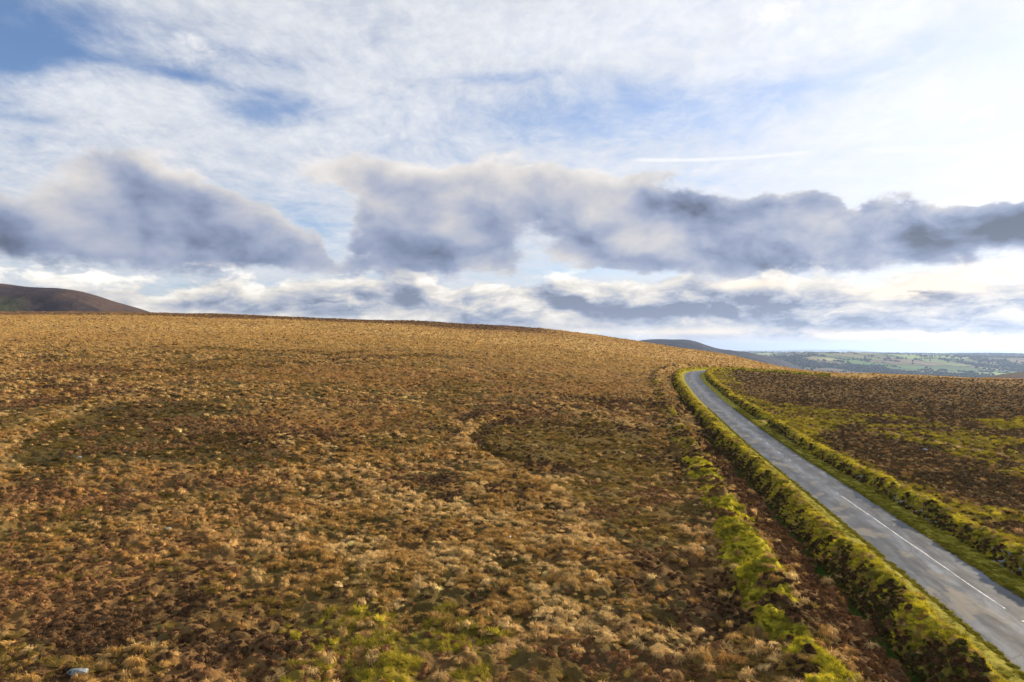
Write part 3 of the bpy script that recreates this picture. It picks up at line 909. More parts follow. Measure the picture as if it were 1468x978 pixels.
moss = gg.ss(aac + (grain - .5) * .5 + (streak - .5) * .6, 2.10, 2.35)
col = gg.mix(moss * .8, col, (.09, .075, .03))
gg.set(bs.inputs['Base Color'], col)
gg.set(bs.inputs['Roughness'], .52 + (streak - .5) * .7)
bs.inputs['Specular IOR Level'].default_value = .38
gg.set(bs.inputs['Normal'], gg.bump(grain * .9 + blot * .5 - tar * .08, .6, .03))
road = strip('road', sroad, np.array([-2.42, -2.2, -1.6, -.8, 0, .8, 1.6, 2.2, 2.42]),
             lambda S, O: .02 + .05 * (1 - (O / 2.4) ** 2) + (fbm(S, O, 3.0, 2, 71) - .5) * .03, mat,
             jitter=lambda S, O: np.where(np.abs(O) > 2.3, np.sign(O) * (fbm(S, O * 0, 1.3, 4, 72) - .5) * .40, 0))
tag(road, kind='structure')

# the painted centre line: whole along the near stretch, worn to scraps beyond
mp, gp, bp = material('worn_white_paint')
al = gp.attr('along'); ac = gp.attr('across')
wn = gp.noise(gp.vec(ac, al, 0.0), 7.0, 5, .7); wn2 = gp.noise(gp.vec(ac * 2, al * .5, 2.0), 2.0, 3, .6)
wear = gp.ss(wn * .6 + wn2 * .4, .44, .58)
gp.set(bp.inputs['Base Color'], gp.mix(wear, (.66, .65, .63), (.16, .17, .18)))
bp.inputs['Roughness'].default_value = .6
def s_at(px, py):
    x, y, z = hit(px, py); o, s = road_coords(np.array([x]), np.array([y])); return float(s[0]), float(o[0])
sl0, ol0 = s_at(1441, 878); sl1, ol1 = s_at(1206, 714)
print('line', sl0, ol0, sl1, ol1)
def paint(s0, s1, o0, o1, w, name='centre_line'):
    s = np.arange(s0, s1 + .01, .1); n_ = len(s)
    oc = np.interp(s, [s0, s1], [o0, o1]) + (fbm(s, s * 0, 2.5, 2, 90) - .5) * .05
    ww = w * (.8 + .4 * fbm(s, s * 0 + 5, .5, 2, 91))
    x, y, z, nx, ny = frame_at(s)
    V = []
    for k in (-1, 1):
        o = oc + k * ww / 2
        zz = z + .02 + .05 * (1 - (o / 2.4) ** 2) + (fbm(s, o, 3.0, 2, 71) - .5) * .03 + .006
        V.append(np.stack([x + nx * o, y + ny * o, zz], -1))
    V = np.stack(V, 1).reshape(-1, 3)
    return mesh_obj(name, V, grid_faces(n_, 2)[:, ::-1], mp, road, attrs={'along': np.repeat(s, 2), 'across': np.stack([oc - ww / 2, oc + ww / 2], 1).ravel()})
paint(min(sl0, sl1), max(sl0, sl1), ol0, ol1, .105)
rr = random.Random(4)
s = max(sl0, sl1) + .8
while s < 175:
    ln = rr.uniform(.5, 1.6)
    if rr.random() < .6: paint(s, s + ln, ol1 + rr.uniform(-.05, .05), ol1 + rr.uniform(-.05, .05), rr.uniform(.07, .13), 'worn_dash')
    s += ln + rr.uniform(1.5, 5)
s = min(sl0, sl1) - 1.5
while s > S0 + 3:
    paint(s - .9, s, ol0, ol0, .1, 'worn_dash'); s -= rr.uniform(2, 4)

# ------------------------------------------------------------------ verges
mv, gv, bv_ = material('mown_verge')
P = position(gv); al = gv.attr('along'); ac = gv.attr('across')
f1 = gv.noise(P, 9.0, 5, .7); f2 = gv.noise(gv.vec(ac, al * .15, 0.0), 2.5, 4, .6)
col = gv.mix(gv.ss(f1 * .5 + f2 * .5, .38, .62), (.15, .14, .018), (.38, .33, .045))
col = gv.mix(gv.ss(gv.math('ABSOLUTE', ac) + (f1 - .5) * .5, 2.65, 2.35), col, (.11, .085, .04))
gv.set(bv_.inputs['Base Color'], col); bv_.inputs['Specular IOR Level'].default_value = .05
gv.set(bv_.inputs['Normal'], gv.bump(f1, .8, .05))
sv = np.concatenate([np.arange(S0, 120, .2), np.arange(120, S1, .5)])
vl = strip('verge', sv, np.linspace(-4.2, -2.2, 14), lambda S, O: .0 + .10 * sstep(-O, 2.35, 2.75) + (fbm(S, O, .5, 3, 73) - .5) * .10 * sstep(-O, 2.35, 2.6), mv)
tag(vl, kind='structure')
vr = strip('verge', sv, np.linspace(2.2, 5.0, 16), lambda S, O: .0 + .08 * sstep(O, 2.35, 2.8) + (fbm(S, O, .6, 3, 74) - .5) * .10 * sstep(O, 2.35, 2.6), mv)
tag(vr, kind='structure')

# ------------------------------------------------------------------ overgrown banks
def bank_material():
    m, q, b = material('bank_growth')
    P = position(q)
    hw = q.attr('heath'); n1 = q.noise(P, 3.2, 5, .65); n2 = q.noise(P, 14.0, 4, .7)
    lime = q.mix(q.ss(n1, .36, .60), (.15, .14, .018), (.42, .36, .025))
    lime = q.mix(q.ss(n2, .60, .75) * .6, lime, (.40, .30, .12))
    hth = q.mix(q.ss(n1, .40, .62), (.055, .050, .018), (.095, .065, .028))
    c = q.mix(hw, lime, hth)
    k = .6 + n2 * .8
    q.set(b.inputs['Base Color'], q.vmath('MULTIPLY', c, q.vec(k, k, k)))
    b.inputs['Specular IOR Level'].default_value = .05
    q.set(b.inputs['Normal'], q.bump(n1 * .5 + n2 * .4, 1.0, .18))
    return m
MB = bank_material()
L_OUT, L_CREST, L_IN = -6.7, -4.6, -3.55
def left_profile(S, O):
    O = O + (fbm(S, S * 0, 3.2, 3, 181) - .5) * .9 * sstep(O, L_OUT, L_OUT + .8) * (1 - sstep(O, L_IN - .6, L_IN))
    h = 1.00 + (fbm(S, S * 0, 5, 3, 81) - .5) * .8
    z = np.where(O > L_CREST, sstep(O, L_IN + .15, L_CREST) , 1 - sstep(-O, -L_CREST + .1, -L_OUT) * 1.0)
    z = np.where(O > L_CREST, h * z + .05 * (1 - z), -.85 + (h + .85) * z)
    lump = (fbm(S, O, 1.3, 3, 82) - .5) * .85 + (fbm(S, O, .35, 2, 83) - .5) * .22
    e = sstep(O, L_OUT, L_OUT + .6) * (1 - sstep(O, L_IN - .5, L_IN))
    return z + lump * e - (1 - sstep(O, L_OUT, L_OUT + .15)) * .3 - sstep(O, L_IN - .05, L_IN + .1) * .2
def left_heath(S, O):
    return sstep(-O + (fbm(S, O, 1.6, 3, 84) - .5) * 2.6 + .25 * (1 - sstep(S, S0 + 60, S0 + 90)), 4.9, 6.0) * .74
R_IN, R_CREST, R_OUT = 3.95, 4.95, 6.6
def right_h(S):
    h = 1.18 + (fbm(S, S * 0, 5, 3, 85) - .5) * .7
    return h * sstep(np.abs(S - (GAP0 + GAP1) / 2), (GAP1 - GAP0) / 2 - .3, (GAP1 - GAP0) / 2 + 1.2)
def right_profile(S, O):
    O = O + (fbm(S, S * 0, 2.8, 3, 185) - .5) * .7 * sstep(O, R_IN, R_IN + .5) * (1 - sstep(O, R_OUT - .6, R_OUT))
    h = right_h(S)
    rise = sstep(O, R_IN, R_CREST - .25) ** .8
    fall = 1 - sstep(O, R_CREST + .1, R_OUT) * .62
    z = np.where(O < R_CREST, h * rise, h * fall)
    lump = (fbm(S, O * 1.4, .9, 3, 86) - .5) * .45 + (fbm(S, O, .33, 2, 87) - .5) * .20
    e = sstep(O, R_IN, R_IN + .25) * (1 - sstep(O, R_OUT - .5, R_OUT)) * sstep(h, .1, .5)
    return z + lump * e - sstep(O, R_OUT - .1, R_OUT) * .45 - .12 * (1 - sstep(O, R_IN, R_IN + .1)) - .35 * (1 - sstep(h, .05, .3))
def right_heath(S, O):
    return (1 - sstep(O + (fbm(S, O, 1.1, 3, 88) - .5) * 1.3, 4.30, 4.85)) * .62 + sstep(O + (fbm(S, O, 2.0, 3, 89) - .5) * 2.0, 5.9, 6.5) * .4

def srange(a, b):
    o = [a]
    while o[-1] < b:
        y = np.interp(o[-1], RS, RC[:, 1]); o.append(o[-1] + (.14 if y < 70 else .22 if y < 130 else .45))
    return np.array(o)
SL = srange(S0 + 8, S1 - 6)
lb_ = strip('earth_bank', SL, np.linspace(L_OUT, L_IN, 34), left_profile, MB, attrs={'heath': left_heath})
tag(lb_, 'grassy earth bank with dark heather on its ditch side, left of the road', 'bank', 'banks along the road')
SRn = srange(S0 + 8, GAP0 - .2); SRf = srange(GAP1 + .2, S1 - 6)
rbn = strip('earth_bank', SRn, np.linspace(R_IN, R_OUT, 30), right_profile, MB, attrs={'heath': right_heath})
tag(rbn, 'overgrown bank with bright grassy crest right of the road, nearer than the gap', 'bank', 'banks along the road')
rbf = strip('earth_bank', SRf, np.linspace(R_IN, R_OUT, 30), right_profile, MB, attrs={'heath': right_heath})
tag(rbf, 'overgrown bank right of the road beyond the grassy gap, reaching the bend', 'bank', 'banks along the road')

# ------------------------------------------------------------------ plants of the moor
def blades_proto(name, seed, n, r0, reach, h, w, droop, mat, core=None, segs=3, lean=(0, 0)):
    """a tuft: arching blades from a common root"""
    r = random.Random(seed)
    V = []; Fc = []; vv = []
    for i in range(n):
        th = r.uniform(0, 2 * math.pi); rb = r0 * math.sqrt(r.random())
        bx, by = rb * math.cos(th), rb * math.sin(th)
        dth = th + r.gauss(0, .55)
        L = r.uniform(.6, 1.15); rc = reach * L * r.uniform(.35, 1.0); hh = h * L * r.uniform(.75, 1.1)
        dxx, dyy = math.cos(dth), math.sin(dth)
        sx, sy = -dyy, dxx
        bw = w * r.uniform(.6, 1.3); k = r.random(); st = len(V)
        dr = droop * r.uniform(.5, 1.3)
        for j in range(segs + 1):
            t = j / segs
            x = bx + dxx * rc * t ** 1.5 + lean[0] * t; y = by + dyy * rc * t ** 1.5 + lean[1] * t
            z = hh * (math.sin(t * math.pi * .5 * (1 + dr * .9)) if dr > 0 else t) - .03
            q = bw * (1 - t * .85)
            V += [(x - sx * q, y - sy * q, z), (x + sx * q, y + sy * q, z)]
            vv += [k, k]
            if j: Fc.append((st + 2 * j - 2, st + 2 * j - 1, st + 2 * j + 1, st + 2 * j))
    if core:
        st = len(V); cr, ch = core; na = 8
        for j in range(3):
            for a in range(na):
                rr_ = cr * (1, .8, .35)[j] * r.uniform(.85, 1.15); an = a * 2 * math.pi / na
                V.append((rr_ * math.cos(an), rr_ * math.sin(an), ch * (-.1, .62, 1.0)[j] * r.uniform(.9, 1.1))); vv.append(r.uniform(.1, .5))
        for j in range(2):
            for a in range(na):
                b = (a + 1) % na
                Fc.append((st + j * na + a, st + j * na + b, st + (j + 1) * na + b, st + (j + 1) * na + a))
        for a in range(0, na, 2):
            if a + 3 < na + 1 and a < na - 2: Fc.append((st + 2 * na, st + 2 * na + a + 1, st + 2 * na + a + 2, st + 2 * na + (a + 3) % na))
    o = mesh_obj(name, V, Fc, mat, smooth=False, attrs={'v': vv})
    COL.objects.unlink(o)
    return o

def heather_proto(name, seed, n, R, H, leaf, mat):
    r = random.Random(seed)
    V = []; Fc = []; vv = []
    lob = [(r.uniform(-.5, .5) * R, r.uniform(-.5, .5) * R, r.uniform(.55, 1.0)) for _ in range(5)]
    for i in range(n):
        lx, ly, lh = r.choice(lob)
        th = r.uniform(0, 2 * math.pi); ph = math.acos(r.uniform(0, 1)); q = r.uniform(.75, 1.05)
        x = lx + R * .6 * q * math.sin(ph) * math.cos(th); y = ly + R * .6 * q * math.sin(ph) * math.sin(th)
        z = H * lh * (.25 + .75 * q * math.cos(ph))
        u = Vector((math.sin(ph) * math.cos(th) * .7, math.sin(ph) * math.sin(th) * .7, math.cos(ph) + .4)).normalized()
        s = u.orthogonal().normalized(); s.rotate(__import__('mathutils').Quaternion(u, r.uniform(0, 6.28)))
        l = leaf * r.uniform(.7, 1.5); w = l * .34; k = r.random(); st = len(V)
        p = Vector((x, y, z))
        for c in (p - u * l * .5, p + s * w, p + u * l * .8, p - s * w): V.append(tuple(c)); vv.append(k)
        Fc.append((st, st + 1, st + 2, st + 3))
    st = len(V); na = 10
    for j in range(3):
        for a in range(na):
            an = a * 2 * math.pi / na; rr_ = R * (1.0, .8, .3)[j] * r.uniform(.8, 1.1)
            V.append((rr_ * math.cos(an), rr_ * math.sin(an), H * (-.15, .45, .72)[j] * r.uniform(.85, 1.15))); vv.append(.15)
    for j in range(2):
        for a in range(na):
            b = (a + 1) % na; Fc.append((st + j * na + a, st + j * na + b, st + (j + 1) * na + b, st + (j + 1) * na + a))
    for a in range(1, na - 2, 2): Fc.append((st + 2 * na, st + 2 * na + a, st + 2 * na + a + 1, st + 2 * na + a + 2))
    o = mesh_obj(name, V, Fc, mat, smooth=False, attrs={'v': vv})
    COL.objects.unlink(o)
    return o

M_straw = tint_material('dry_moor_grass', .25, .7)
M_green = tint_material('green_grass', .30, .6)
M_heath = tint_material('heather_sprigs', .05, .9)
P_straw = [blades_proto('tussock_%s' % c, 10 + i, 95, .12, .46 + .05 * i, .40 - .03 * i, .020, .75 + .1 * i, M_straw, core=(.24, .24)) for i, c in enumerate('abcd')]
P_straw += [blades_proto('laid_grass_%s' % c, 20 + i, 110, .34, .20, .20, .016, .6, M_straw, core=(.34, .10), lean=(-.34, -.12)) for i, c in enumerate('abc')]
P_green = [blades_proto('tuft_%s' % c, 30 + i, 90, .26, .26, .20, .014, .45, M_green, core=(.30, .07)) for i, c in enumerate('abc')]
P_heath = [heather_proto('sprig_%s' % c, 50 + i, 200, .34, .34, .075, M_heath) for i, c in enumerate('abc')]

def jittered(r0, r1, step):
    xm = .95 * r1 + 14
    gx = np.arange(-xm, xm, step); gy = np.arange(6, r1, step)
    Xg, Yg = np.meshgrid(gx, gy)
    Xg = Xg + rng.uniform(-.5, .5, Xg.shape) * step; Yg = Yg + rng.uniform(-.5, .5, Yg.shape) * step
    rr_ = np.hypot(Xg, Yg)
    k = (rr_ > r0) & (rr_ <= r1) & (np.abs(Xg) < .93 * Yg + 12)
    return Xg[k], Yg[k]

acc = {k: [] for k in ('straw', 'green', 'heath')}
for r0, r1, step, fs in ((16, 58, .27, .60), (58, 105, .35, .70), (105, 180, .50, .85), (180, 300, .85, 1.05), (300, 500, 1.35, 1.2)):
    x, y = jittered(r0, r1, step)
    co_ = road_coords(x, y)
    gr = growth(x, y, co_)
    off = gr['off']
    ok = (np.abs(off + 4.8) > 0) & ~((off > -6.5) & (off < 6.7)) & (gr['path'] < .8)
    x, y = x[ok], y[ok]; gr = {k: v[ok] for k, v in gr.items()}; co_ = (co_[0][ok], co_[1][ok])
    z = ground_z(x, y, coords=co_) + microrelief(x, y, gr)
    u = rng.uniform(0, 1, len(x))
    ph = gr['heath'] * .93; pl = gr['lime'] * .95
    kind = np.where(u < ph, 2, np.where(u < ph + pl, 1, 0))
    short = np.maximum(gr['olive'], gr['hollow']) > rng.uniform(.2, .8, len(x))
    moss = (rng.uniform(0, 1, len(x)) < .16 * (gr['right'] < .5)) & (gr['r'] < 150)
    # straw tussocks come in swarms; elsewhere shorter and sparser
    sw = sstep(fbm(x, y, 3.2, 3, 900), .40, .56)
    dens = np.clip(.06 + .60 * sw + .22 * gr['tuss'] - .10 * gr['rust'] + .35 * sstep(gr['r'], 120, 220) + .5 * gr['path'], 0, 1)
    drop = (kind == 0) & (rng.uniform(0, 1, len(x)) > dens)
    kind = np.where((kind == 0) & ((short & (rng.uniform(0, 1, len(x)) < .90)) | moss), 3, kind)
    sel = ~drop
    x, y, z, kind, off = x[sel], y[sel], z[sel], kind[sel], gr['off'][sel]
    gr = {k: v[sel] for k, v in gr.items()}
    n = len(x)
    f = np.clip(np.exp(rng.normal(0, .36, n)), .4, 1.45) * fs * .92
    f1 = fbm(x, y, 2.2, 3, 910); f2 = fbm(x, y, 9, 3, 911)
    c = sward_colour(gr, x, y)
    pale = np.clip(sstep(f1 * .6 + f2 * .4, .42, .60) + rng.normal(0, .25, n), 0, 1) * (1 - .75 * gr['rust'])
    cs_ = mixc(C_STRAW[None] * np.ones((n, 1)) * 1.0, C_PALE[None] * 1.1, pale)
    cs_ = mixc(cs_, C_RUST[None] * 1.15, np.clip(gr['rust'] * .65 + sstep(f2, .52, .62) * .4, 0, 1) * rng.uniform(.3, 1, n))
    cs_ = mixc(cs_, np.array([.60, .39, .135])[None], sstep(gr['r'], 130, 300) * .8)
    cs_ = mixc(cs_, np.array([.24, .14, .06])[None], gr['right'] * .6)
    ch_ = mixc(C_HEATH[None] * np.ones((n, 1)) * 1.1, C_HEATHR[None] * 1.3, np.clip(sstep(f2, .42, .60) * .9 + rng.normal(0, .3, n), 0, 1))
    ch_ = ch_ * (1 + .4 * (gr['off'] < -14))[:, None]
    ch_ = mixc(ch_, np.array([.16, .108, .045])[None], gr['right'] * rng.uniform(.3, 1, n))
    cg_ = mixc(C_GREEN[None] * np.ones((n, 1)), C_LIME[None] * 1.15, np.clip(sstep(f1, .36, .56) + rng.normal(0, .2, n), 0, 1))
    co2 = mixc(C_OLIVE[None] * np.ones((n, 1)) * 1.15, np.array([.27, .185, .05])[None], np.clip(rng.normal(.3, .3, n), 0, 1))
    cg_ = mixc(cg_, np.array([.30, .235, .04])[None], np.clip((1 - gr['lime']) * .8 + (gr['off'] < -14) * .45, 0, .85) * rng.uniform(.5, 1, n))
    cg_ = mixc(cg_, np.array([.26, .20, .03])[None], gr['right'] * rng.uniform(.2, .8, n))
    co2 = mixc(co2, np.array([.10, .072, .022])[None], np.clip(gr['hollow'] * rng.uniform(.7, 1, n), 0, 1))
    bright = np.exp(rng.normal(0, 1, (n, 1)) * (.18 - .10 * sstep(gr['r'], 150, 260))[:, None])
    for k, nm, cc, sc, sz in ((0, 'straw', cs_, 1.0, .95), (1, 'green', cg_, 1.15, 1.3), (2, 'heath', ch_, .80, .8), (3, 'green', co2, 1.3, .75)):
        q = kind == k
        fq = f[q] * sc * (1 - .35 * gr['rust'][q] if k == 0 else 1) * (np.where((gr['off'][q] > -13) & (gr['off'][q] < -8.5), rng.uniform(.45, .95, q.sum()), 1.0) if k == 1 else 1)
        acc[nm].append(dict(p=np.stack([x[q], y[q], z[q] - .04], 1), s=np.stack([fq * rng.uniform(.85, 1.25, q.sum()), fq * rng.uniform(.85, 1.25, q.sum()), fq * sz * rng.uniform(.75, 1.2, q.sum()) / (fs ** .45)], 1), c=cc[q] * bright[q]))

# growth on the banks
def on_bank(n, s0, s1, o0, o1, prof, heath, gap=False):
    s = rng.uniform(s0, s1, n); o = rng.uniform(o0, o1, n)
    yy = np.interp(s, RS, RC[:, 1])
    k = rng.uniform(0, 1, n) < np.clip(45 / np.maximum(yy, 20), .12, 1)
    if gap: k &= ~((s > GAP0 - .6) & (s < GAP1 + .6))
    s, o, yy = s[k], o[k], yy[k]
    x, y, z, nx, ny = frame_at(s)
    hz_ = heath(s, o) > rng.uniform(.25, .75, len(s))
    P_ = np.stack([x + nx * o, y + ny * o, z + prof(s, o) - .05], 1)
    big_ = np.clip(yy / 60, 1, 2.2) ** .6
    f1 = fbm(s, o, 1.2, 3, 920)
    for q, nm in ((hz_, 'heath'), (~hz_, 'green')):
        m = int(q.sum()); f = np.exp(rng.normal(0, .25, m)) * big_[q] * (.42 if nm == 'heath' else .50)
        if nm == 'heath':
            cc = mixc(C_HEATH[None] * np.ones((m, 1)), C_HEATHR[None], np.clip(rng.normal(.25, .3, m), 0, 1)); sz = .85
            cc = mixc(cc, np.array([.07, .072, .02])[None], (rng.uniform(0, 1, m) < .4) * .8)
        else:
            cc = mixc(C_GREEN[None] * np.ones((m, 1)) * 1.1, C_LIME[None] * 1.25, np.clip(sstep(f1[q], .34, .54) + rng.normal(0, .2, m), 0, 1)); sz = 1.0
            dr_ = rng.uniform(0, 1, m) < .18; cc[dr_] = C_STRAW
        acc[nm].append(dict(p=P_[q], s=np.stack([f, f, f * sz * rng.uniform(.8, 1.3, m)], 1), c=cc * np.exp(rng.normal(0, .15, (m, 1)))))
on_bank(42000, S0 + 8, S1 - 6, L_OUT + .1, L_IN - .25, left_profile, left_heath)
on_bank(32000, S0 + 8, S1 - 6, R_IN + .1, R_OUT + .2, right_profile, right_heath, True)
for prof, o0, o1, cnt in ((left_profile, L_OUT + .2, L_IN - .4, 2600), (right_profile, R_IN + .2, R_OUT + .4, 1800)):
    s = rng.uniform(S0 + 8, S1 - 8, cnt); o = rng.uniform(o0, o1, cnt)
    if prof is right_profile: k = ~((s > GAP0 - .8) & (s < GAP1 + .8)); s, o = s[k], o[k]
    x, y, z, nx, ny = frame_at(s); m = len(s); f = rng.uniform(.25, .62, m)
    acc['straw'].append(dict(p=np.stack([x + nx * o, y + ny * o, z + prof(s, o) - .05], 1), s=np.stack([f, f, f * rng.uniform(.8, 1.5, m)], 1),
                             c=mixc(np.array([.30, .20, .06]) * np.ones((m, 1)), C_PALE[None], rng.uniform(0, .7, m))))
# green bottom of the ditch and short grass of the verges
n = 5000
s = rng.uniform(S0 + 8, 230, n); o = rng.uniform(-6.9, -5.9, n); x, y, z, nx, ny = frame_at(s)
X_, Y_ = x + nx * o, y + ny * o
acc['green'].append(dict(p=np.stack([X_, Y_, ground_z(X_, Y_) - .03], 1), s=np.full((n, 3), .7) * rng.uniform(.6, 1.3, (n, 1)), c=np.array([.05, .09, .015]) * rng.uniform(.7, 1.5, (n, 1))))
n = 20000
s = S0 + 8 + (190 - S0) * rng.uniform(0, 1, n) ** 1.4; o = np.where(rng.uniform(0, 1, n) < .4, rng.uniform(-3.4, -2.30, n), rng.uniform(2.30, 4.1, n)); x, y, z, nx, ny = frame_at(s)
acc['green'].append(dict(p=np.stack([x + nx * o, y + ny * o, z + .04], 1), s=np.stack([np.full(n, .42), np.full(n, .42), np.full(n, .30)], 1) * rng.uniform(.7, 1.5, (n, 1)),
                         c=mixc(np.array([.13, .125, .016]) * np.ones((n, 1)), np.array([.32, .28, .035])[None], rng.uniform(0, 1, n))))

for nm, on, protos, lab, cat in (
        ('straw', 'moor_grass', P_straw, 'straw coloured tussocks of dry moor grass over the hillside', 'moor grass'),
        ('heath', 'heather', P_heath, 'dark brown winter heather on the moor and roadside banks', 'heather'),
        ('green', 'green_grass', P_green, 'yellow green grass on the banks, verges and damp hollows', 'grass')):
    p = np.concatenate([d['p'] for d in acc[nm]]); s = np.concatenate([d['s'] for d in acc[nm]]); c = np.concatenate([d['c'] for d in acc[nm]])
    n = len(p); print(nm, n)
    wh = rng.integers(0, len(protos), n)
    instancer(on, p, protos, wh, np.stack([rng.normal(0, .12, n), rng.normal(0, .12, n), np.where((wh >= 4), rng.normal(0, .45, n), rng.uniform(0, 6.28, n))], 1), s, np.clip(c, 0, .9),
              props=(lab, cat))

# ------------------------------------------------------------------ stones
ms, gs_, b_ = material('lichened_stone')
tcn = ms.node_tree.nodes.new('ShaderNodeTexCoord'); P = E(gs_, tcn.outputs['Object'])
n1 = gs_.noise(P, 3.0, 6, .65); n2 = gs_.noise(P, 11.0, 4, .6)
col = gs_.mix(gs_.ss(n1, .35, .65), (.16, .17, .18), (.42, .42, .40))
col = gs_.mix(gs_.ss(n2, .60, .68), col, (.55, .52, .40))
col = gs_.mix(gs_.ss(n2 * .5 + n1 * .5, .44, .38), col, (.09, .085, .075))
tint_ = gs_.attr('stone_tint', 'OBJECT', 'Vector')
gs_.set(b_.inputs['Base Color'], gs_.vmath('MULTIPLY', col, tint_))
b_.inputs['Roughness'].default_value = .85
gs_.set(b_.inputs['Normal'], gs_.bump(n1, .7, .1))

def stone_bm(bm, r, size, loc=(0, 0, 0), rz=0, sub=3):
    t = bmesh.new()
    bmesh.ops.create_icosphere(t, subdivisions=sub, radius=1)
    planes = [(Vector((r.gauss(0, 1), r.gauss(0, 1), r.gauss(0, .8))).normalized(), r.uniform(.55, .85)) for _ in range(9)]
    for v in t.verts:
        for nrm, d in planes:
            q = v.co.dot(nrm)
            if q > d: v.co -= nrm * (q - d) * .9
        v.co += v.co.normalized() * r.uniform(-.025, .025)
        x, y, z = v.co.x * size[0], v.co.y * size[1], v.co.z * size[2]
        c, s_ = math.cos(rz), math.sin(rz)
        v.co = Vector((x * c - y * s_ + loc[0], x * s_ + y * c + loc[1], z + loc[2]))
    me = bpy.data.meshes.new('tmp'); t.to_mesh(me); t.free(); bm.from_mesh(me); bpy.data.meshes.remove(me)

def stone(px, py, wpx, label, tint=(1, 1, 1), flat=.55, cat='stone', seed=0, rz=0.0, name='stone', stretch=1.0):
    x, y, z = hit(px, py)
    w = wpx / F0 * y / 2
    bm = bmesh.new(); stone_bm(bm, random.Random(seed), (w * stretch, w * .8, w * flat), rz=rz)
    me = bpy.data.meshes.new(name); bm.to_mesh(me); bm.free(); me.materials.append(ms)
    for p in me.polygons: p.use_smooth = False
    o = bpy.data.objects.new(name, me); COL.objects.link(o)
    o.location = (x, y, z + w * flat * .25)
    o['stone_tint'] = tint
    tag(o, label, cat)
    return o

GRP = 'stones lying on the moor'
for i, a in enumerate([
    (112, 966, 25, 'large blue grey stone with pale lichen among straw grass at the bottom left', (.62, .70, .78), .5),
    (956, 568, 8, 'dark grey boulder on the low bank left of the road, below the bend', (.45, .48, .55), .7),
    (973, 619, 7, 'pale grey boulder beside lime grass on the low bank left of the road', (.95, 1.0, 1.08), .7),
    (966, 697, 7, 'dull grey stone half hidden in brown grass left of the green bank', (.6, .65, .66), .6),
    (1230, 847, 8, 'small white stone lying in the dark ditch beside the left bank', (1.5, 1.7, 2.0), .7),
    (1047, 540, 4, 'white stone standing out on the brown heather just right of the bend', (2.2, 2.2, 2.4), .8),
    (740, 573, 3, 'tiny white stone on rust coloured grass just above the dark oval patch', (2.2, 2.2, 2.2), .8),
    (241, 759, 9, 'cream topped stone in the rough grass of the lower left moor', (1.3, 1.25, 1.0), .5),
    (1403, 618, 4, 'pale stone near the right edge, below a lime green patch', (1.6, 1.6, 1.8), .5),
    (1326, 645, 6, 'blue grey stone on dark heather just below the grassy track', (1.2, 1.3, 1.5), .5),
    (1348, 598, 7, 'low grey rock above the grassy track on the right moor', (.8, .85, .9), .4),
    (1222, 650, 3, 'tiny pale stone on grass just behind the right bank', (2.0, 1.9, 1.8), .7),
    (114, 656, 5, 'small grey stone at the dark edge of the left hollow', (1.1, 1.2, 1.3), .6),
    (724, 597, 6, 'grey slab at the top end of the straw path beside the oval', (.6, .7, .75), .4),
    (449, 779, 8, 'flat bluish stone in the tussocks of the middle foreground', (.9, .95, 1.15), .3),
    (189, 703, 8, 'flat slate grey stone on the dark slope of the left moor', (.8, .85, 1.0), .3),
    (1432, 826, 4, 'small white stone on the shaded verge near the right edge', (1.8, 2.0, 1.9), .7),
    (1289, 736, 3, 'tiny white stone on the verge below the right bank', (1.8, 2.1, 2.0), .8),
    (731, 770, 6, 'pink white stone between tussocks in the middle of the moor', (1.5, 1.25, 1.1), .6),
]):
    o = stone(*a[:4], tint=a[4], flat=a[5], seed=i + 3, rz=i * 1.3, stretch=1.25)
    o['group'] = GRP
# loose scrap of chipping on the carriageway
def on_road(s, off):
    x, y, z, nx, ny = frame_at(np.array([s])); return float(x[0] + nx[0] * off), float(y[0] + ny[0] * off), float(z[0])
sS, oS = s_at(1280, 757)
xr, yr, zr = on_road(sS, oS)
bm = bmesh.new(); stone_bm(bm, random.Random(99), (.10, .07, .035), sub=2)
me = bpy.data.meshes.new('stone'); bm.to_mesh(me); bm.free(); me.materials.append(ms)
o = bpy.data.objects.new('stone', me); COL.objects.link(o); o.location = (xr, yr, zr + .09); o['stone_tint'] = (2.0, 1.9, 1.9)
tag(o, 'white chip of stone on the asphalt right of the centre line', 'stone')

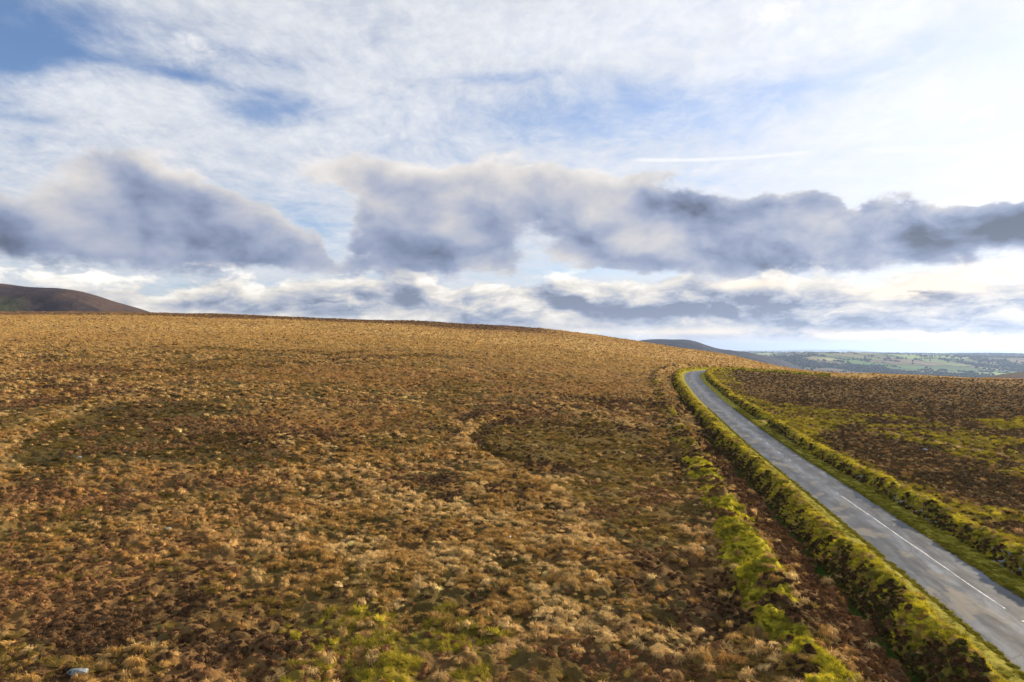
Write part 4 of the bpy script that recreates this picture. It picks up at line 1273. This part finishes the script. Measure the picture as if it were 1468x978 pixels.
# stones of the old wall showing in the shaded face of the right bank, each a part of it
r = random.Random(8)
wall_meshes = []
for k in range(6):
    bm = bmesh.new(); stone_bm(bm, r, (1, .7, .75), sub=2)
    me = bpy.data.meshes.new('wall_stone'); bm.to_mesh(me); bm.free(); me.materials.append(ms); wall_meshes.append(me)
for bank_o, ra, rb, cnt in ((rbn, float(np.interp(27, RC[:, 1], RS)), GAP0 - 1, 95), (rbf, GAP1 + 1, GAP1 + 30, 18)):
    k = 0
    while k < cnt:
        s = ra + (rb - ra) * r.random() ** 1.5
        if fbm(np.array([s]), np.array([0.]), 5, 2, 95)[0] < .50: continue
        k += 1
        off = R_IN + r.uniform(.02, .40)
        x, y, z, nx, ny = frame_at(np.array([s])); pz = float(right_profile(np.array([s]), np.array([off]))[0])
        w = r.uniform(.07, .20)
        o = bpy.data.objects.new('wall_stone', wall_meshes[k % 6]); COL.objects.link(o); o.parent = bank_o
        o.location = (float(x[0] + nx[0] * off), float(y[0] + ny[0] * off), float(z[0]) + max(pz, .05))
        o.scale = (w, w, w); o.rotation_euler = (r.uniform(-.3, .3), r.uniform(-.3, .3), r.uniform(0, 6.28))
        o['stone_tint'] = (.8, .88, .95)

# ------------------------------------------------------------------ air
mh = bpy.data.materials.new('haze'); mh.use_nodes = True
t = mh.node_tree; t.nodes.clear()
out = t.nodes.new('ShaderNodeOutputMaterial'); pv = t.nodes.new('ShaderNodeVolumePrincipled')
pv.inputs['Color'].default_value = (.40, .55, .90, 1)
pv.inputs['Density'].default_value = 4.6e-5
pv.inputs['Anisotropy'].default_value = .5
t.links.new(pv.outputs[0], out.inputs['Volume'])
hx = 41500.0
zlo, zhi = float(min(VZ.min(), -160) - 2), 330.0
V = [(sx * hx, sy * hx, z) for z in (zlo, zhi) for sy in (-1, 1) for sx in (-1, 1)]
Fq = [(0, 2, 3, 1), (4, 5, 7, 6), (0, 1, 5, 4), (2, 6, 7, 3), (0, 4, 6, 2), (1, 3, 7, 5)]
hzo = mesh_obj('haze', V, Fq, mh, smooth=False)
tag(hzo, kind='stuff')
